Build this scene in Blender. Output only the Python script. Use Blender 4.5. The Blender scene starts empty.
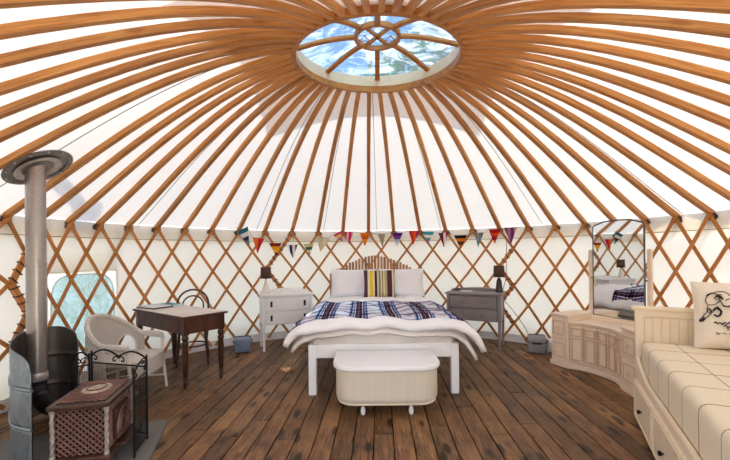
import bpy, bmesh, math, random
from mathutils import noise as mnoise
from math import sin, cos, pi, radians as RD, sqrt, atan2, hypot
from mathutils import Vector as V, Matrix
random.seed(7)
C = bpy.context.scene.collection
SC = bpy.context.scene
# ---------------------------------------------------------------- camera, sky, sun, exposure
cd = bpy.data.cameras.new('camera'); cam = bpy.data.objects.new('camera', cd); C.objects.link(cam)
SC.camera = cam
cd.sensor_width = 36; cd.lens = 386.68 / 730 * 36; cd.shift_y = 22.23 / 730
cd.clip_start = 0.02; cd.clip_end = 300
cam.location = (-0.163, -3.298, 1.380)
cam.rotation_mode = 'QUATERNION'
yaw, pit, rol = .0069, .0016, -.0101
cam.rotation_quaternion = (Matrix.Rotation(-yaw, 3, 'Z') @ Matrix.Rotation(pi/2 + pit, 3, 'X') @ Matrix.Rotation(rol, 3, 'Z')).to_quaternion()
SC.view_settings.view_transform = 'Standard'; SC.view_settings.look = 'None'
SC.view_settings.gamma = 1; SC.view_settings.use_curve_mapping = False
SC.view_settings.exposure = 1.90
SC.cycles.max_bounces = 12; SC.cycles.diffuse_bounces = 7; SC.cycles.transmission_bounces = 8
SC.cycles.transparent_max_bounces = 12; SC.cycles.use_denoising = True
SC.cycles.sample_clamp_indirect = 6
w = bpy.data.worlds.new('World'); SC.world = w; w.use_nodes = True
nt = w.node_tree; bg = nt.nodes['Background']
sky = nt.nodes.new('ShaderNodeTexSky'); sky.sky_type = 'NISHITA'; sky.sun_disc = False
sky.sun_elevation = RD(64); sky.sun_rotation = RD(166); sky.air_density = 1.0; sky.dust_density = 1.5
nt.links.new(sky.outputs[0], bg.inputs[0]); bg.inputs[1].default_value = 0.24
sl = bpy.data.lights.new('sun', 'SUN'); so = bpy.data.objects.new('sun', sl); C.objects.link(so)
sl.energy = 2.6; sl.angle = RD(1.0); sl.color = (1, .95, .87)
so.rotation_mode = 'QUATERNION'; so.rotation_quaternion = V((.34, -1, 1.9)).to_track_quat('Z', 'Y')

# ---------------------------------------------------------------- materials
def srgb(h):
    c = [int(h[i:i+2], 16)/255 for i in (0, 2, 4)]
    return tuple(((x+.055)/1.055)**2.4 if x > .04 else x/12.92 for x in c) + (1,)
class N:
    def __init__(s, name):
        s.m = bpy.data.materials.new(name); s.m.use_nodes = True; s.t = s.m.node_tree
        s.b = s.t.nodes['Principled BSDF']; s.o = s.t.nodes['Material Output']
    def n(s, typ, **kw):
        x = s.t.nodes.new('ShaderNode' + typ)
        for k, v in kw.items(): setattr(x, k, v)
        return x
    def l(s, a, b): s.t.links.new(a, b)
    def coord(s, scale=(1, 1, 1), rand=True, out='Object'):
        tc = s.n('TexCoord'); mp = s.n('Mapping'); s.l(tc.outputs[out], mp.inputs[0]); mp.inputs[3].default_value = scale
        if rand:
            oi = s.n('ObjectInfo'); mm = s.n('VectorMath', operation='SCALE'); mm.inputs[0].default_value = (31, 17, 23)
            s.l(oi.outputs['Random'], mm.inputs['Scale']); s.l(mm.outputs[0], mp.inputs[1])
        return mp.outputs[0]
    def noise(s, vec, scale, detail=4, rough=.6, dist=0):
        x = s.n('TexNoise'); s.l(vec, x.inputs['Vector']); x.inputs['Scale'].default_value = scale
        x.inputs['Detail'].default_value = detail; x.inputs['Roughness'].default_value = rough; x.inputs['Distortion'].default_value = dist
        return x.outputs[0]
    def ramp(s, fac, stops):
        r = s.n('ValToRGB'); s.l(fac, r.inputs[0]); e = r.color_ramp.elements
        while len(e) < len(stops): e.new(.5)
        for i, (p, c) in enumerate(stops): e[i].position = p; e[i].color = srgb(c) if isinstance(c, str) else c
        return r.outputs[0]
    def math(s, op, a, b=None):
        x = s.n('Math', operation=op)
        for i, q in enumerate((a, b)):
            if q is None: continue
            if isinstance(q, (int, float)): x.inputs[i].default_value = q
            else: s.l(q, x.inputs[i])
        return x.outputs[0]
    def mix(s, f, a, b, mode='MIX'):
        x = s.n('Mix', data_type='RGBA', blend_type=mode)
        for i, q in ((0, f), (6, a), (7, b)):
            if isinstance(q, str): x.inputs[i].default_value = srgb(q)
            elif isinstance(q, (int, float, tuple)): x.inputs[i].default_value = q
            else: s.l(q, x.inputs[i])
        return x.outputs[2]
    def bump(s, h, st=.3, d=.01):
        x = s.n('Bump'); x.inputs['Strength'].default_value = st; x.inputs['Distance'].default_value = d
        s.l(h, x.inputs['Height']); s.l(x.outputs[0], s.b.inputs['Normal']); return x.outputs[0]
    def col(s, c):
        if isinstance(c, str): s.b.inputs['Base Color'].default_value = srgb(c)
        else: s.l(c, s.b.inputs['Base Color'])
    def set(s, rough=.5, metal=0, spec=.5, **k):
        s.b.inputs['Roughness'].default_value = rough; s.b.inputs['Metallic'].default_value = metal
        s.b.inputs['Specular IOR Level'].default_value = spec
        for a, v in k.items(): s.b.inputs[a].default_value = v
        return s.m

def plain(name, c, c2=None, rough=.5, metal=0, scale=6, bump=.1, spec=.5, bs=60):
    m = N(name); v = m.coord(rand=True)
    f = m.noise(v, scale)
    m.col(m.ramp(f, [(.3, c), (.7, c2 or c)])); m.bump(m.noise(v, bs), bump, .003)
    return m.set(rough, metal, spec)
def wood(name, light, mid, dark, rough=.5, sc=(1.2, 16, 16), knots=True, spec=.4, var=.5, grain=False):
    m = N(name)
    if grain:
        def gc(scale):
            at = m.n('Attribute'); at.attribute_name = 'grain'; mp = m.n('Mapping'); m.l(at.outputs['Vector'], mp.inputs[0]); mp.inputs[3].default_value = scale
            oi = m.n('ObjectInfo'); mm = m.n('VectorMath', operation='SCALE'); mm.inputs[0].default_value = (31, 17, 23)
            m.l(oi.outputs['Random'], mm.inputs['Scale']); m.l(mm.outputs[0], mp.inputs[1]); return mp.outputs[0]
        m.coord = gc
    v = m.coord(sc); f = m.noise(v, 1.6, 6, .6, 1.2)
    c = m.ramp(f, [(.28, dark), (.5, mid), (.72, light)])
    fine = m.noise(m.coord((3, 90, 90)), 2, 3)
    c = m.mix(.25, c, m.ramp(fine, [(.3, dark), (.7, light)]))
    oi = m.n('ObjectInfo'); hs = m.n('HueSaturation')
    mr = m.n('MapRange'); m.l(oi.outputs['Random'], mr.inputs[0]); mr.inputs[3].default_value = 1 - var*.5; mr.inputs[4].default_value = 1 + var*.5
    m.l(mr.outputs[0], hs.inputs['Value']); m.l(c, hs.inputs['Color']); c = hs.outputs[0]
    if knots:
        k = m.n('TexVoronoi'); m.l(m.coord((2.2, 9, 9)), k.inputs['Vector']); k.inputs['Scale'].default_value = 1.0
        kk = m.ramp(k.outputs['Distance'], [(.07, (1, 1, 1, 1)), (.16, (0, 0, 0, 1))])
        c = m.mix(kk, c, m.mix(.75, c, dark))
    m.col(c); m.bump(f, .25, .004); return m.set(rough, 0, spec)

def canvas(name, tr=.55, col=(.90, .87, .81, 1), trc=(.95, .90, .82, 1)):
    m = N(name); v = m.coord(rand=False)
    d = m.n('BsdfDiffuse'); t = m.n('BsdfTranslucent'); mx = m.n('MixShader'); mx.inputs[0].default_value = tr
    d.inputs[0].default_value = col; t.inputs[0].default_value = trc
    b = m.n('Bump'); b.inputs['Strength'].default_value = .35; b.inputs['Distance'].default_value = .03
    m.l(m.noise(v, 3.5, 5, .55, .6), b.inputs['Height']); m.l(b.outputs[0], d.inputs['Normal']); m.l(b.outputs[0], t.inputs['Normal'])
    m.l(d.outputs[0], mx.inputs[1]); m.l(t.outputs[0], mx.inputs[2]); m.l(mx.outputs[0], m.o.inputs[0])
    return m.m
def film(name, tint, cloud=(.42, .62), scale=2.2, haze=.5, hc=(.85, .9, .95, 1)):
    m = N(name); v = m.coord((1, 1.6, 1), rand=False)
    tr = m.n('BsdfTransparent'); tr.inputs[0].default_value = tint
    tl = m.n('BsdfTranslucent'); tl.inputs[0].default_value = hc
    gl = m.n('BsdfGlossy'); gl.inputs['Roughness'].default_value = .12
    f = m.ramp(m.noise(v, scale, 7, .68, 1.8), [(cloud[0], (haze*.25,)*3 + (1,)), (cloud[1], (haze*1.6 if haze*1.6 < 1 else 1,)*3 + (1,))])
    a = m.n('MixShader'); m.l(f, a.inputs[0]); m.l(tr.outputs[0], a.inputs[1]); m.l(tl.outputs[0], a.inputs[2])
    b = m.n('MixShader'); b.inputs[0].default_value = .06; m.l(a.outputs[0], b.inputs[1]); m.l(gl.outputs[0], b.inputs[2])
    bp = m.n('Bump'); bp.inputs['Strength'].default_value = .6; bp.inputs['Distance'].default_value = .05
    m.l(m.noise(v, scale*1.6, 4), bp.inputs['Height']); m.l(bp.outputs[0], gl.inputs['Normal'])
    m.l(b.outputs[0], m.o.inputs[0]); return m.m

def stripes(m, x, period, stops):
    """stops: (pos, hex); constant bands across one period"""
    f = m.math('FRACT', m.math('DIVIDE', x, period))
    r = m.n('ValToRGB'); m.l(f, r.inputs[0]); r.color_ramp.interpolation = 'CONSTANT'; e = r.color_ramp.elements
    while len(e) < len(stops): e.new(.99)
    for i, (p, c) in enumerate(stops): e[i].position = p; e[i].color = srgb(c)
    return r.outputs[0]
def sep(m, out='Object'):
    tc = m.n('TexCoord'); s = m.n('SeparateXYZ'); m.l(tc.outputs[out], s.inputs[0]); return s.outputs
def striped(name, axis, period, stops, off=0, rough=.9):
    m = N(name); o = sep(m); x = m.math('ADD', o[axis], off); m.col(stripes(m, x, period, stops))
    m.bump(m.noise(m.coord(rand=False), 180), .3, .002); return m.set(rough, 0, .15)

M = {}
M['rafter'] = wood('rafter_wood', 'e0a862', 'c48440', '93561f', .45, (1.0, 22, 22), True, var=.3, grain=True)
M['lath'] = wood('lath_wood', 'dfa364', 'c28242', '945c28', .55, (1.5, 20, 20), False, var=.35, grain=True)
M['crown'] = wood('crown_wood', 'cf8c40', 'b26e2c', '824a1c', .4, knots=False, var=.1)
M['leather'] = plain('leather_tie', '6a4426', '3f2614', .7)
M['canvas'] = canvas('roof_canvas', .36, (.93, .90, .84, 1), (.49, .455, .39, 1))
M['flap'] = canvas('flap_canvas', .42, (.80, .75, .73, 1), (.92, .84, .82, 1))
M['wallcanvas'] = canvas('wall_canvas', .62, (.94, .92, .87, 1), (.84, .795, .72, 1))
M['film'] = film('crown_film', (.10, .21, .27, 1), (.46, .66), 2.8, .34, (.5, .55, .58, 1))
M['winfilm'] = film('window_film', (.16, .24, .23, 1), (.35, .65), 3, .5, (.38, .48, .46, 1))
M['cord'] = plain('grey_cord', '8a8580', '77726c', .8)
M['white'] = plain('white_paint', 'ebecf0', 'f3f4f7', .45, bump=.08)
M['bedwhite'] = plain('bed_paint', 'ebebf0', 'f3f3f6', .4)
M['cream'] = plain('cream_paint', 'ead9bd', 'efe1ca', .45)
M['vanity'] = plain('vanity_paint', 'ecd7c0', 'f2e2cf', .5)
M['vedge'] = plain('worn_edge_paint', 'dcc2a6', 'c6a888', .5, 0, 30)
M['dark'] = plain('dark_iron', '16161a', '202024', .45, .6)
M['black'] = plain('black_plastic', '151517', '1d1d20', .4)
M['handle'] = plain('bronze_handle', '3a3028', '4c4034', .4, .7)

def plankmat():
    m = N('floor_board'); v = m.coord((14, .9, 1)); f = m.noise(v, 1.5, 7, .65, 1.5)
    c = m.ramp(f, [(.30, '2a180e'), (.44, '5a3820'), (.56, '7c5334'), (.72, 'a87c56')])
    fine = m.noise(m.coord((120, 4, 4)), 1.5, 4, .7)
    c = m.mix(.5, c, m.ramp(fine, [(.40, '20130b'), (.60, 'a07a54')]))
    st = m.noise(m.coord((2, 1.4, 1), rand=False), 1.8, 5, .7)
    c = m.mix(m.ramp(st, [(.48, (0, 0, 0, 1)), (.66, (.75, .75, .75, 1))]), c, '24170f')
    ln = m.noise(m.coord((1.2, .9, 1), rand=False), 1.1, 4, .6)
    c = m.mix(m.ramp(ln, [(.5, (0, 0, 0, 1)), (.66, (.45, .45, .45, 1))]), c, 'b08458')
    k = m.n('TexVoronoi'); m.l(m.coord((7.5, 2.6, 1)), k.inputs['Vector']); k.inputs['Scale'].default_value = 1
    kk = m.ramp(k.outputs['Distance'], [(.14, (.9, .9, .9, 1)), (.26, (0, 0, 0, 1))])
    c = m.mix(kk, c, '1c110b')
    oi = m.n('ObjectInfo'); hs = m.n('HueSaturation'); mr = m.n('MapRange'); m.l(oi.outputs['Random'], mr.inputs[0])
    mr.inputs[3].default_value = .72; mr.inputs[4].default_value = 1.25
    m.l(mr.outputs[0], hs.inputs['Value']); m.l(c, hs.inputs['Color']); m.col(hs.outputs[0])
    m.bump(fine, .4, .003)
    r = m.ramp(st, [(.3, (.62,)*3+(1,)), (.8, (.42,)*3+(1,))]); m.set(.5, 0, .35); m.l(r, m.b.inputs['Roughness'])
    return m.m
M['plank'] = plankmat()

def galv(name, c1, c2, rough=.35, sc=30):
    m = N(name); v = m.coord(); vo = m.n('TexVoronoi'); m.l(v, vo.inputs['Vector']); vo.inputs['Scale'].default_value = sc
    m.col(m.mix(.5, m.ramp(vo.outputs['Color'], [(.2, c1), (.8, c2)]), m.ramp(m.noise(v, 5), [(.3, c1), (.7, c2)])))
    m.bump(m.noise(v, 14), .1, .004); return m.set(rough, .85)
M['steel'] = galv('flue_steel', 'a39f9c', 'b3afac', .3, 90)
M['galv'] = galv('galvanised', '7f8d9a', 'a3b1bc', .5, 25)
M['shieldin'] = plain('shield_inner', '57524f', '66605c', .45, .5)
M['enamel'] = plain('brown_enamel', '3e2822', '593c33', .28, .1, scale=9, bump=.3, bs=30)
M['hole_shade'] = plain('lattice_hole_shade', '140d0b', '1e1310', .9, 0)  # shade inside the lattice holes painted as a near-black colour
M['grille'] = plain('lightened_enamel', '6b4a40', '8a6458', .28, .1)  # enamel copy made lighter so strips stand out in soft light
M['silver'] = plain('silver_column', 'd2ccc8', 'aaa4a0', .35, .6, 20)
M['medal'] = plain('cream_medallion', 'c9b9a8', '9b8474', .5, 0, 40)
M['slate'] = plain('hearth_slab', '65625f', '7e7a76', .75, 0, 3, .4)
M['deskwood'] = wood('desk_wood', '6a3a20', '4a2614', '2a140b', .55, (6, 6, 1.2), False, .5, 0)
M['desktop'] = plain('desk_top', 'e8e0da', 'd2c6bc', .35, 0, 3, .05)
M['bentwood'] = wood('bent_wood', '5a3320', '3c2014', '22110a', .3, (4, 4, 4), False, .5, 0)
def wickermat():
    m = N('wicker'); o = sep(m)
    a = m.math('SINE', m.math('MULTIPLY', o[2], 420)); 
    at = m.math('ARCTAN2', o[1], o[0]); b = m.math('SINE', m.math('MULTIPLY', at, 90))
    h = m.math('MULTIPLY', a, b); m.col(m.ramp(m.math('MULTIPLY_ADD', h, .5), [(.1, 'b8ada2'), (.5, 'e6dfd7'), (.9, 'f0eae4')]))
    m.bump(h, .7, .006); return m.set(.6)
M['wicker'] = wickermat()
M['cane'] = plain('white_cane', 'ebe5de', 'ddd5cc', .5)
M['duvet'] = plain('white_bedding', 'f0eff3', 'f6f5f8', .85, 0, 4, .25, .1, 12)
M['pillow'] = plain('pillow_cotton', 'eff0f6', 'f5f6fa', .85, 0, 4, .2, .1, 14)
M['mattress'] = plain('mattress_cloth', 'd8d3ce', 'cfc9c4', .9, 0, 5, .2, .1)
def loommat():
    m = N('woven_loom'); o = sep(m)
    h = m.math('MULTIPLY', m.math('SINE', m.math('MULTIPLY', o[2], 500)), m.math('SINE', m.math('MULTIPLY', o[0], 500)))
    m.col(m.mix(.5, m.ramp(m.math('MULTIPLY_ADD', h, .5), [(.1, 'cfc2b0'), (.9, 'e6dccb')]), m.ramp(m.noise(m.coord((30, 30, 2)), 1), [(.3, 'd8ccba'), (.7, 'e2d8c8')])))
    m.bump(h, .4, .003); return m.set(.6)
M['loom'] = loommat()
M['greypaint'] = plain('grey_paint', '7f777c', '8d858a', .5, 0, 5, .15)
M['shade'] = plain('brown_shade', '4a3229', '56392f', .8)
M['lampdark'] = plain('dark_ceramic', '2a2022', '352a2c', .25)
M['ceramic'] = plain('white_ceramic', 'ded9cf', 'e6e2d8', .3)
M['headboard'] = wood('slat_wood', 'd0a074', 'b08056', '85583a', .6, (16, 16, 1.5), False, .3, .5)
M['paper'] = plain('paper', 'dcdcdf', 'e6e6e8', .8)
M['teal'] = plain('teal_print', '1c7f8a', '3d9aa0', .5)
M['bluebox'] = plain('blue_grey_plastic', '7484a0', '8292ac', .4)
M['greybox'] = plain('grey_plastic', '82828a', '94949c', .4)
M['ink'] = plain('ink', '1c1a1a', '242222', .9)
M['linen'] = plain('linen', 'f0e7d8', 'e8decd', .9, 0, 8, .3, .1, 150)
M['grass'] = plain('dry_ground', 'a89c84', 'b8ac94', .9, 0, 2, .5)
M['leaf'] = plain('leaf', '4f8a3a', '79a84c', .6, 0, 1)
M['bark'] = plain('bark', '4a3b2e', '6a5848', .9)
def mirrormat():
    m = N('mirror_glass'); m.col('eef0f0'); return m.set(.015, 1)
M['mirror'] = mirrormat()
M['mframe'] = plain('mirror_rim', '4c4a4c', '6a6868', .4, .7)
def plaid():
    m = N('plaid_wool'); o = sep(m)
    vs = [(0, 'e4e2e8'), (.20, '8fa6cc'), (.24, '34406c'), (.30, 'b6bdd6'), (.34, '5f7aa8'), (.38, 'dcdce8'), (.41, '4a2b44'), (.50, '7d6680'), (.53, '3d2036'), (.62, 'd4cede'), (.65, '5a3c5c'), (.70, '90a0c8'), (.75, '46588a'), (.79, 'e4e2e8')]
    c = stripes(m, m.math('ADD', o[0], 3.06), .335, vs)
    hs = [(0, 'f4f2f4'), (.10, '9aa0c4'), (.16, 'f4f2f4'), (.30, '7a6480'), (.42, 'd8d4e0'), (.46, '5a4262'), (.60, 'f4f2f4'), (.72, '8a96bc'), (.80, 'f4f2f4')]
    d = stripes(m, m.math('ADD', o[1], 3.0), .21, hs)
    m.col(m.mix(.95, c, d, 'MULTIPLY')); m.bump(m.noise(m.coord(rand=False), 90), .4, .004)
    return m.set(.95, 0, .1)
M['plaid'] = plaid()
M['cushion'] = striped('striped_cushion', 0, .46, [(0, '5b3d4c'), (.12, 'e2d8ce'), (.19, 'e8c820'), (.30, 'e2d8ce'), (.34, '4a2636'), (.42, 'd8cdb0'), (.47, '8c8a5c'), (.53, 'd8cfa8'), (.58, '7a6a50'), (.61, 'd8cfa8'), (.66, 'b4aa80'), (.74, '55303f'), (.90, 'dcd3b4'), (.96, '7c6a62')], .23)
def daycloth():
    m = N('daybed_plaid'); o = sep(m)
    a = stripes(m, m.math('ADD', o[0], 2.96), .56, [(0, 'ffffff'), (.46, 'a98468'), (.475, 'ffffff'), (.955, '9fa89c'), (.965, 'ffffff')])
    b = stripes(m, m.math('ADD', o[1], 4.06), .56, [(0, 'ffffff'), (.46, 'b28a6a'), (.48, 'ffffff'), (.95, '9fb0a4'), (.965, 'ffffff')])
    m.col(m.mix(1.0, m.mix(1.0, 'eadfc8', a, 'MULTIPLY'), b, 'MULTIPLY')); m.bump(m.noise(m.coord(rand=False), 9), .15, .01)
    return m.set(.9, 0, .1)
M['daycloth'] = daycloth()

# ---------------------------------------------------------------- mesh helpers
class MB:
    def __init__(s): s.v = []; s.f = []
    def add(s, vs, fs):
        o = len(s.v); s.v += [tuple(p) for p in vs]; s.f += [tuple(i+o for i in f) for f in fs]; return s
    def box(s, c, d, rz=0, mat=None):
        x, y, z = d[0]/2, d[1]/2, d[2]/2
        vs = [V(p) for p in ((-x,-y,-z),(x,-y,-z),(x,y,-z),(-x,y,-z),(-x,-y,z),(x,-y,z),(x,y,z),(-x,y,z))]
        R = mat or Matrix.Rotation(rz, 3, 'Z')
        return s.add([R @ p + V(c) for p in vs], [(0,3,2,1),(4,5,6,7),(0,1,5,4),(1,2,6,5),(2,3,7,6),(3,0,4,7)])
    def prism(s, poly, z0, z1):
        n = len(poly); a = sum(poly[i][0]*poly[(i+1)%n][1]-poly[(i+1)%n][0]*poly[i][1] for i in range(n))
        if a < 0: poly = poly[::-1]
        vs = [(x, y, z0) for x, y in poly] + [(x, y, z1) for x, y in poly]
        return s.add(vs, [tuple(range(n-1, -1, -1)), tuple(range(n, 2*n))] + [(i, (i+1)%n, n+(i+1)%n, n+i) for i in range(n)])
    def tube(s, pts, r, n=8, closed=False):
        pts = [V(p) for p in pts]; m = len(pts); rs = r if isinstance(r, (list, tuple)) else [r]*m
        vs = []; prev = None
        for i, p in enumerate(pts):
            if closed: t = pts[(i+1) % m] - pts[i-1]
            else: t = pts[min(i+1, m-1)] - pts[max(i-1, 0)]
            t = t.normalized() if t.length > 1e-9 else V((0, 0, 1))
            if prev is None:
                u = t.cross(V((0, 0, 1)));
                if u.length < .1: u = t.cross(V((1, 0, 0)))
            else: u = prev - t*prev.dot(t)
            u.normalize(); prev = u; b = t.cross(u)
            vs += [p + (u*cos(2*pi*k/n) + b*sin(2*pi*k/n))*rs[i] for k in range(n)]
        fs = []
        for i in range(m if closed else m-1):
            j = (i+1) % m
            fs += [(i*n+k, i*n+(k+1)%n, j*n+(k+1)%n, j*n+k) for k in range(n)]
        if not closed: fs += [tuple(range(n-1, -1, -1)), tuple(range((m-1)*n, m*n))]
        return s.add(vs, fs)
    def lathe(s, prof, n=16, c=(0, 0, 0)):
        m = len(prof); vs = [(c[0]+max(r, 1e-4)*cos(2*pi*k/n), c[1]+max(r, 1e-4)*sin(2*pi*k/n), c[2]+z) for r, z in prof for k in range(n)]
        fs = [(i*n+k, i*n+(k+1)%n, (i+1)*n+(k+1)%n, (i+1)*n+k) for i in range(m-1) for k in range(n)]
        return s.add(vs, fs + [tuple(range(n-1, -1, -1)), tuple(range((m-1)*n, m*n))])
    def sweep(s, pts, lats, nors, w, t):
        """rectangular section; lats = width direction, nors = thickness direction at each point"""
        m = len(pts); vs = []; ln = 0; last = None; s.g = []
        for i, (p, a, b) in enumerate(zip(pts, lats, nors)):
            ww = w if not isinstance(w, tuple) else w[0] + (w[1]-w[0])*i/(m-1)
            p, a, b = V(p), V(a).normalized()*ww/2, V(b).normalized()*t/2
            ln += (p-last).length if last else 0; last = p
            vs += [p-a-b, p+a-b, p+a+b, p-a+b]; s.g += [(ln, -ww/2, -t/2), (ln, ww/2, -t/2), (ln, ww/2, t/2), (ln, -ww/2, t/2)]
        fs = [(i*4+k, i*4+(k+1)%4, i*4+4+(k+1)%4, i*4+4+k) for i in range(m-1) for k in range(4)]
        return s.add(vs, fs + [(3, 2, 1, 0), tuple((m-1)*4+k for k in range(4))])
    def grid(s, nu, nv, fn, closeu=False):
        vs = [fn(i/(nu if closeu else nu-1), j/(nv-1)) for j in range(nv) for i in range(nu)]
        fs = [(j*nu+i, j*nu+(i+1)%nu, (j+1)*nu+(i+1)%nu, (j+1)*nu+i) for j in range(nv-1) for i in range(nu if closeu else nu-1)]
        return s.add(vs, fs)
    def mesh(s, name, mat, bev=0, smooth=False, seg=2):
        me = bpy.data.meshes.new(name); me.from_pydata(s.v, [], s.f)
        bm = bmesh.new(); bm.from_mesh(me)
        bmesh.ops.recalc_face_normals(bm, faces=bm.faces)
        if bev:
            es = [e for e in bm.edges if len(e.link_faces) == 2 and e.calc_face_angle(0) > .6]
            bmesh.ops.bevel(bm, geom=es, offset=bev, segments=seg, affect='EDGES', profile=.6, clamp_overlap=True)
        if smooth:
            for f in bm.faces: f.smooth = True
            for e in bm.edges:
                if len(e.link_faces) == 2 and e.calc_face_angle(0) > 0.7: e.smooth = False
        bm.to_mesh(me); bm.free(); me.materials.append(mat)
        if getattr(s, 'g', None) and len(s.g) == len(me.vertices):
            at = me.attributes.new('grain', 'FLOAT_VECTOR', 'POINT'); at.data.foreach_set('vector', [c for q in s.g for c in q])
        return me
    def build(s, name, mat, parent=None, bev=0, smooth=False, loc=(0, 0, 0), rot=(0, 0, 0), solid=0, seg=2):
        o = bpy.data.objects.new(name, s.mesh(name, mat, bev, smooth, seg)); C.objects.link(o)
        o.location = loc; o.rotation_euler = rot
        if parent: o.parent = parent
        if solid:
            md = o.modifiers.new('Solidify', 'SOLIDIFY'); md.thickness = solid; md.offset = 0
        return o
def thing(name, label, cat, loc=(0, 0, 0), rz=0, group=None):
    o = bpy.data.objects.new(name, None); C.objects.link(o); o.empty_display_size = .1
    o.location = loc; o.rotation_euler = (0, 0, rz); return tag(o, label, cat, group)
def tag(o, label, cat, group=None):
    o['label'] = label; o['category'] = cat
    if group: o['group'] = group
    return o
def struct(o): o['kind'] = 'structure'; return o
def pol(az, r, z=0): return (r*sin(az), r*cos(az), z)

# ---------------------------------------------------------------- roof geometry data
R = 3.36; ZW = 1.734; ZC = 3.043; CX, CY = -.016, .007; RX, RY = .7216, .6625; H1, H2, H3 = 1.2195, .2679, -.4874
TH = [-172, -164, -156, -148.6, -141.1, -133.2, -125.4, -117.7, -111.4, -105.4, -98.8, -87.0, -81.5, -76.2, -70.4, -64.4, -58.1, -51.6, -44.9, -37.9, -30.8, -23.2, -15.7, -8.5, -0.9, 6.5, 14.1, 21.5, 29.0, 36.2, 43.5, 50.2, 56.9, 63.3, 69.3, 75.2, 81.1, 87.1, 92.8, 97.7, 103.9, 110.3, 116.7, 123.7, 130.8, 137.9, 145.0, 152, 159, 166, 173, 180.5]
PH = [-172.5, -165.6, -158.7, -151.7, -144.7, -138.2, -131.6, -125.0, -118.4, -111.6, -104.6, -97.1, -89.7, -82.4, -75.4, -68.7, -62.1, -55.6, -49.2, -42.7, -35.9, -28.8, -21.2, -13.2, -4.9, 3.5, 11.7, 19.9, 27.7, 35.1, 41.9, 48.1, 53.9, 59.4, 64.7, 70.0, 75.4, 81.2, 87.3, 93.7, 100.5, 107.5, 114.6, 121.9, 129.2, 136.5, 143.9, 151.2, 158.4, 165.6, 172.8, 180.1]
I0 = -24
def thi(x):
    x = min(max(x - I0, 0), len(TH)-1.001); i = int(x); return RD(TH[i] + (TH[i+1]-TH[i])*(x-i))
def roofpt(t, th, ph, up=0.):
    a = V(pol(th, R, 0)); b = V((RX*sin(ph)+CX, RY*cos(ph)+CY, 0)); p = a.lerp(b, t)
    h = H1*t + H2*t*t + H3*t**3; p.z = ZW + (ZC-ZW)*h
    if up:
        dh = H1 + 2*H2*t + 3*H3*t*t; run = (b-a).length; sl = (ZC-ZW)*dh/run
        out = (a-b).normalized(); n = V((out.x*sl, out.y*sl, 1)).normalized(); p += n*up
    return p
def sk(az):      # foot azimuth -> crown azimuth by interpolating the rafter list
    d = math.degrees(az)
    T = TH + [TH[0]+360]; P = PH + [PH[0]+360]
    while d < T[0]: d += 360
    while d >= T[-1]: d -= 360
    for i in range(len(T)-1):
        if T[i] <= d < T[i+1]: return RD(P[i] + (P[i+1]-P[i])*(d-T[i])/(T[i+1]-T[i]))
    return az

# ---------------------------------------------------------------- ceiling: canvas, rafters, seams
ce = MB().grid(144, 22, lambda u, v: roofpt(v*1.0, RD(360*u), sk(RD(360*u)), .034), True)
ceiling = struct(ce.build('ceiling', M['canvas'], smooth=True))
skirt = MB().grid(144, 3, lambda u, v: V(pol(RD(360*u), R+.055, ZW+.045-v*.20)), True).build('roof_skirt', M['canvas'], ceiling, smooth=True)
for i in range(len(TH)):
    th, ph = RD(TH[i]), RD(PH[i]); n = 15
    P = [roofpt(-.012 + 1.012*k/(n-1), th, ph) for k in range(n)]
    org = P[0]; d = P[-1]-P[0]; az = atan2(d.y, d.x); Rm = Matrix.Rotation(-az, 3, 'Z')
    L = [Rm @ (p-org) for p in P]
    nor = []
    for k in range(n):
        t = (L[min(k+1, n-1)]-L[max(k-1, 0)]).normalized(); nor.append(V((0, 1, 0)).cross(t)*-1)
    b = MB().sweep(L, [V((0, 1, 0))]*n, nor, (.055, .042), .042)
    ra = b.build('rafter', M['rafter'], ceiling, loc=org, rot=(0, 0, az))
    k = MB()
    for xx, sk_ in ((.0, .02), (.022, -.02), (.04, .01)):
        k.tube([(xx-sk_, -.040, .016), (xx+sk_, .040, .016), (xx+sk_, .044, -.035), (xx-sk_, -.044, -.035)], .010, 6, True)
    k.lathe([(.012, -.03), (.020, -.02), (.018, 0), (.01, .008)], 8, (.03, random.choice((-1, 1))*.045, .0))
    s_ = random.choice((-1, 1))
    k.tube([(.02, s_*.035, -.01), (.035, s_*.055, .005), (.035, s_*.062, -.03)], .008, 6)
    if i % 3 == 0: k.tube([(.02, -s_*.035, -.01), (.03, -s_*.058, -.01), (.03, -s_*.064, -.055)], .008, 6)
    k.build('leather_tie', M['leather'], ra)
for a in (1.5, 20, 47, -14, -33, -62, -93, 76, 104, -125, 131, 160, -155):
    P = [roofpt(t/16, RD(a), sk(RD(a)), .026) for t in range(17)]
    MB().tube(P, .0035, 5).build('seam_cord', M['cord'], ceiling)
# outer flap round the crown: four-pointed star cloth on top of the canvas
def flap(u, v):
    az = 2*pi*u; q = max(abs(sin(az)), abs(cos(az))); rr_ = (1.13 + .07*((1-q)/.293))/q     # square cloth, slightly pulled corners
    r0 = 1/sqrt((sin(az)/(RX+.03))**2 + (cos(az)/(RY+.03))**2); r = r0 + (rr_-r0)*v
    c = 1/sqrt((sin(az)/RX)**2 + (cos(az)/RY)**2); t = max(0, min(1, (R-r)/(R-c)))
    return roofpt(t, az, az, .060)
MB().grid(160, 8, flap, True).build('crown_flap', M['flap'], ceiling, smooth=True)

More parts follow.
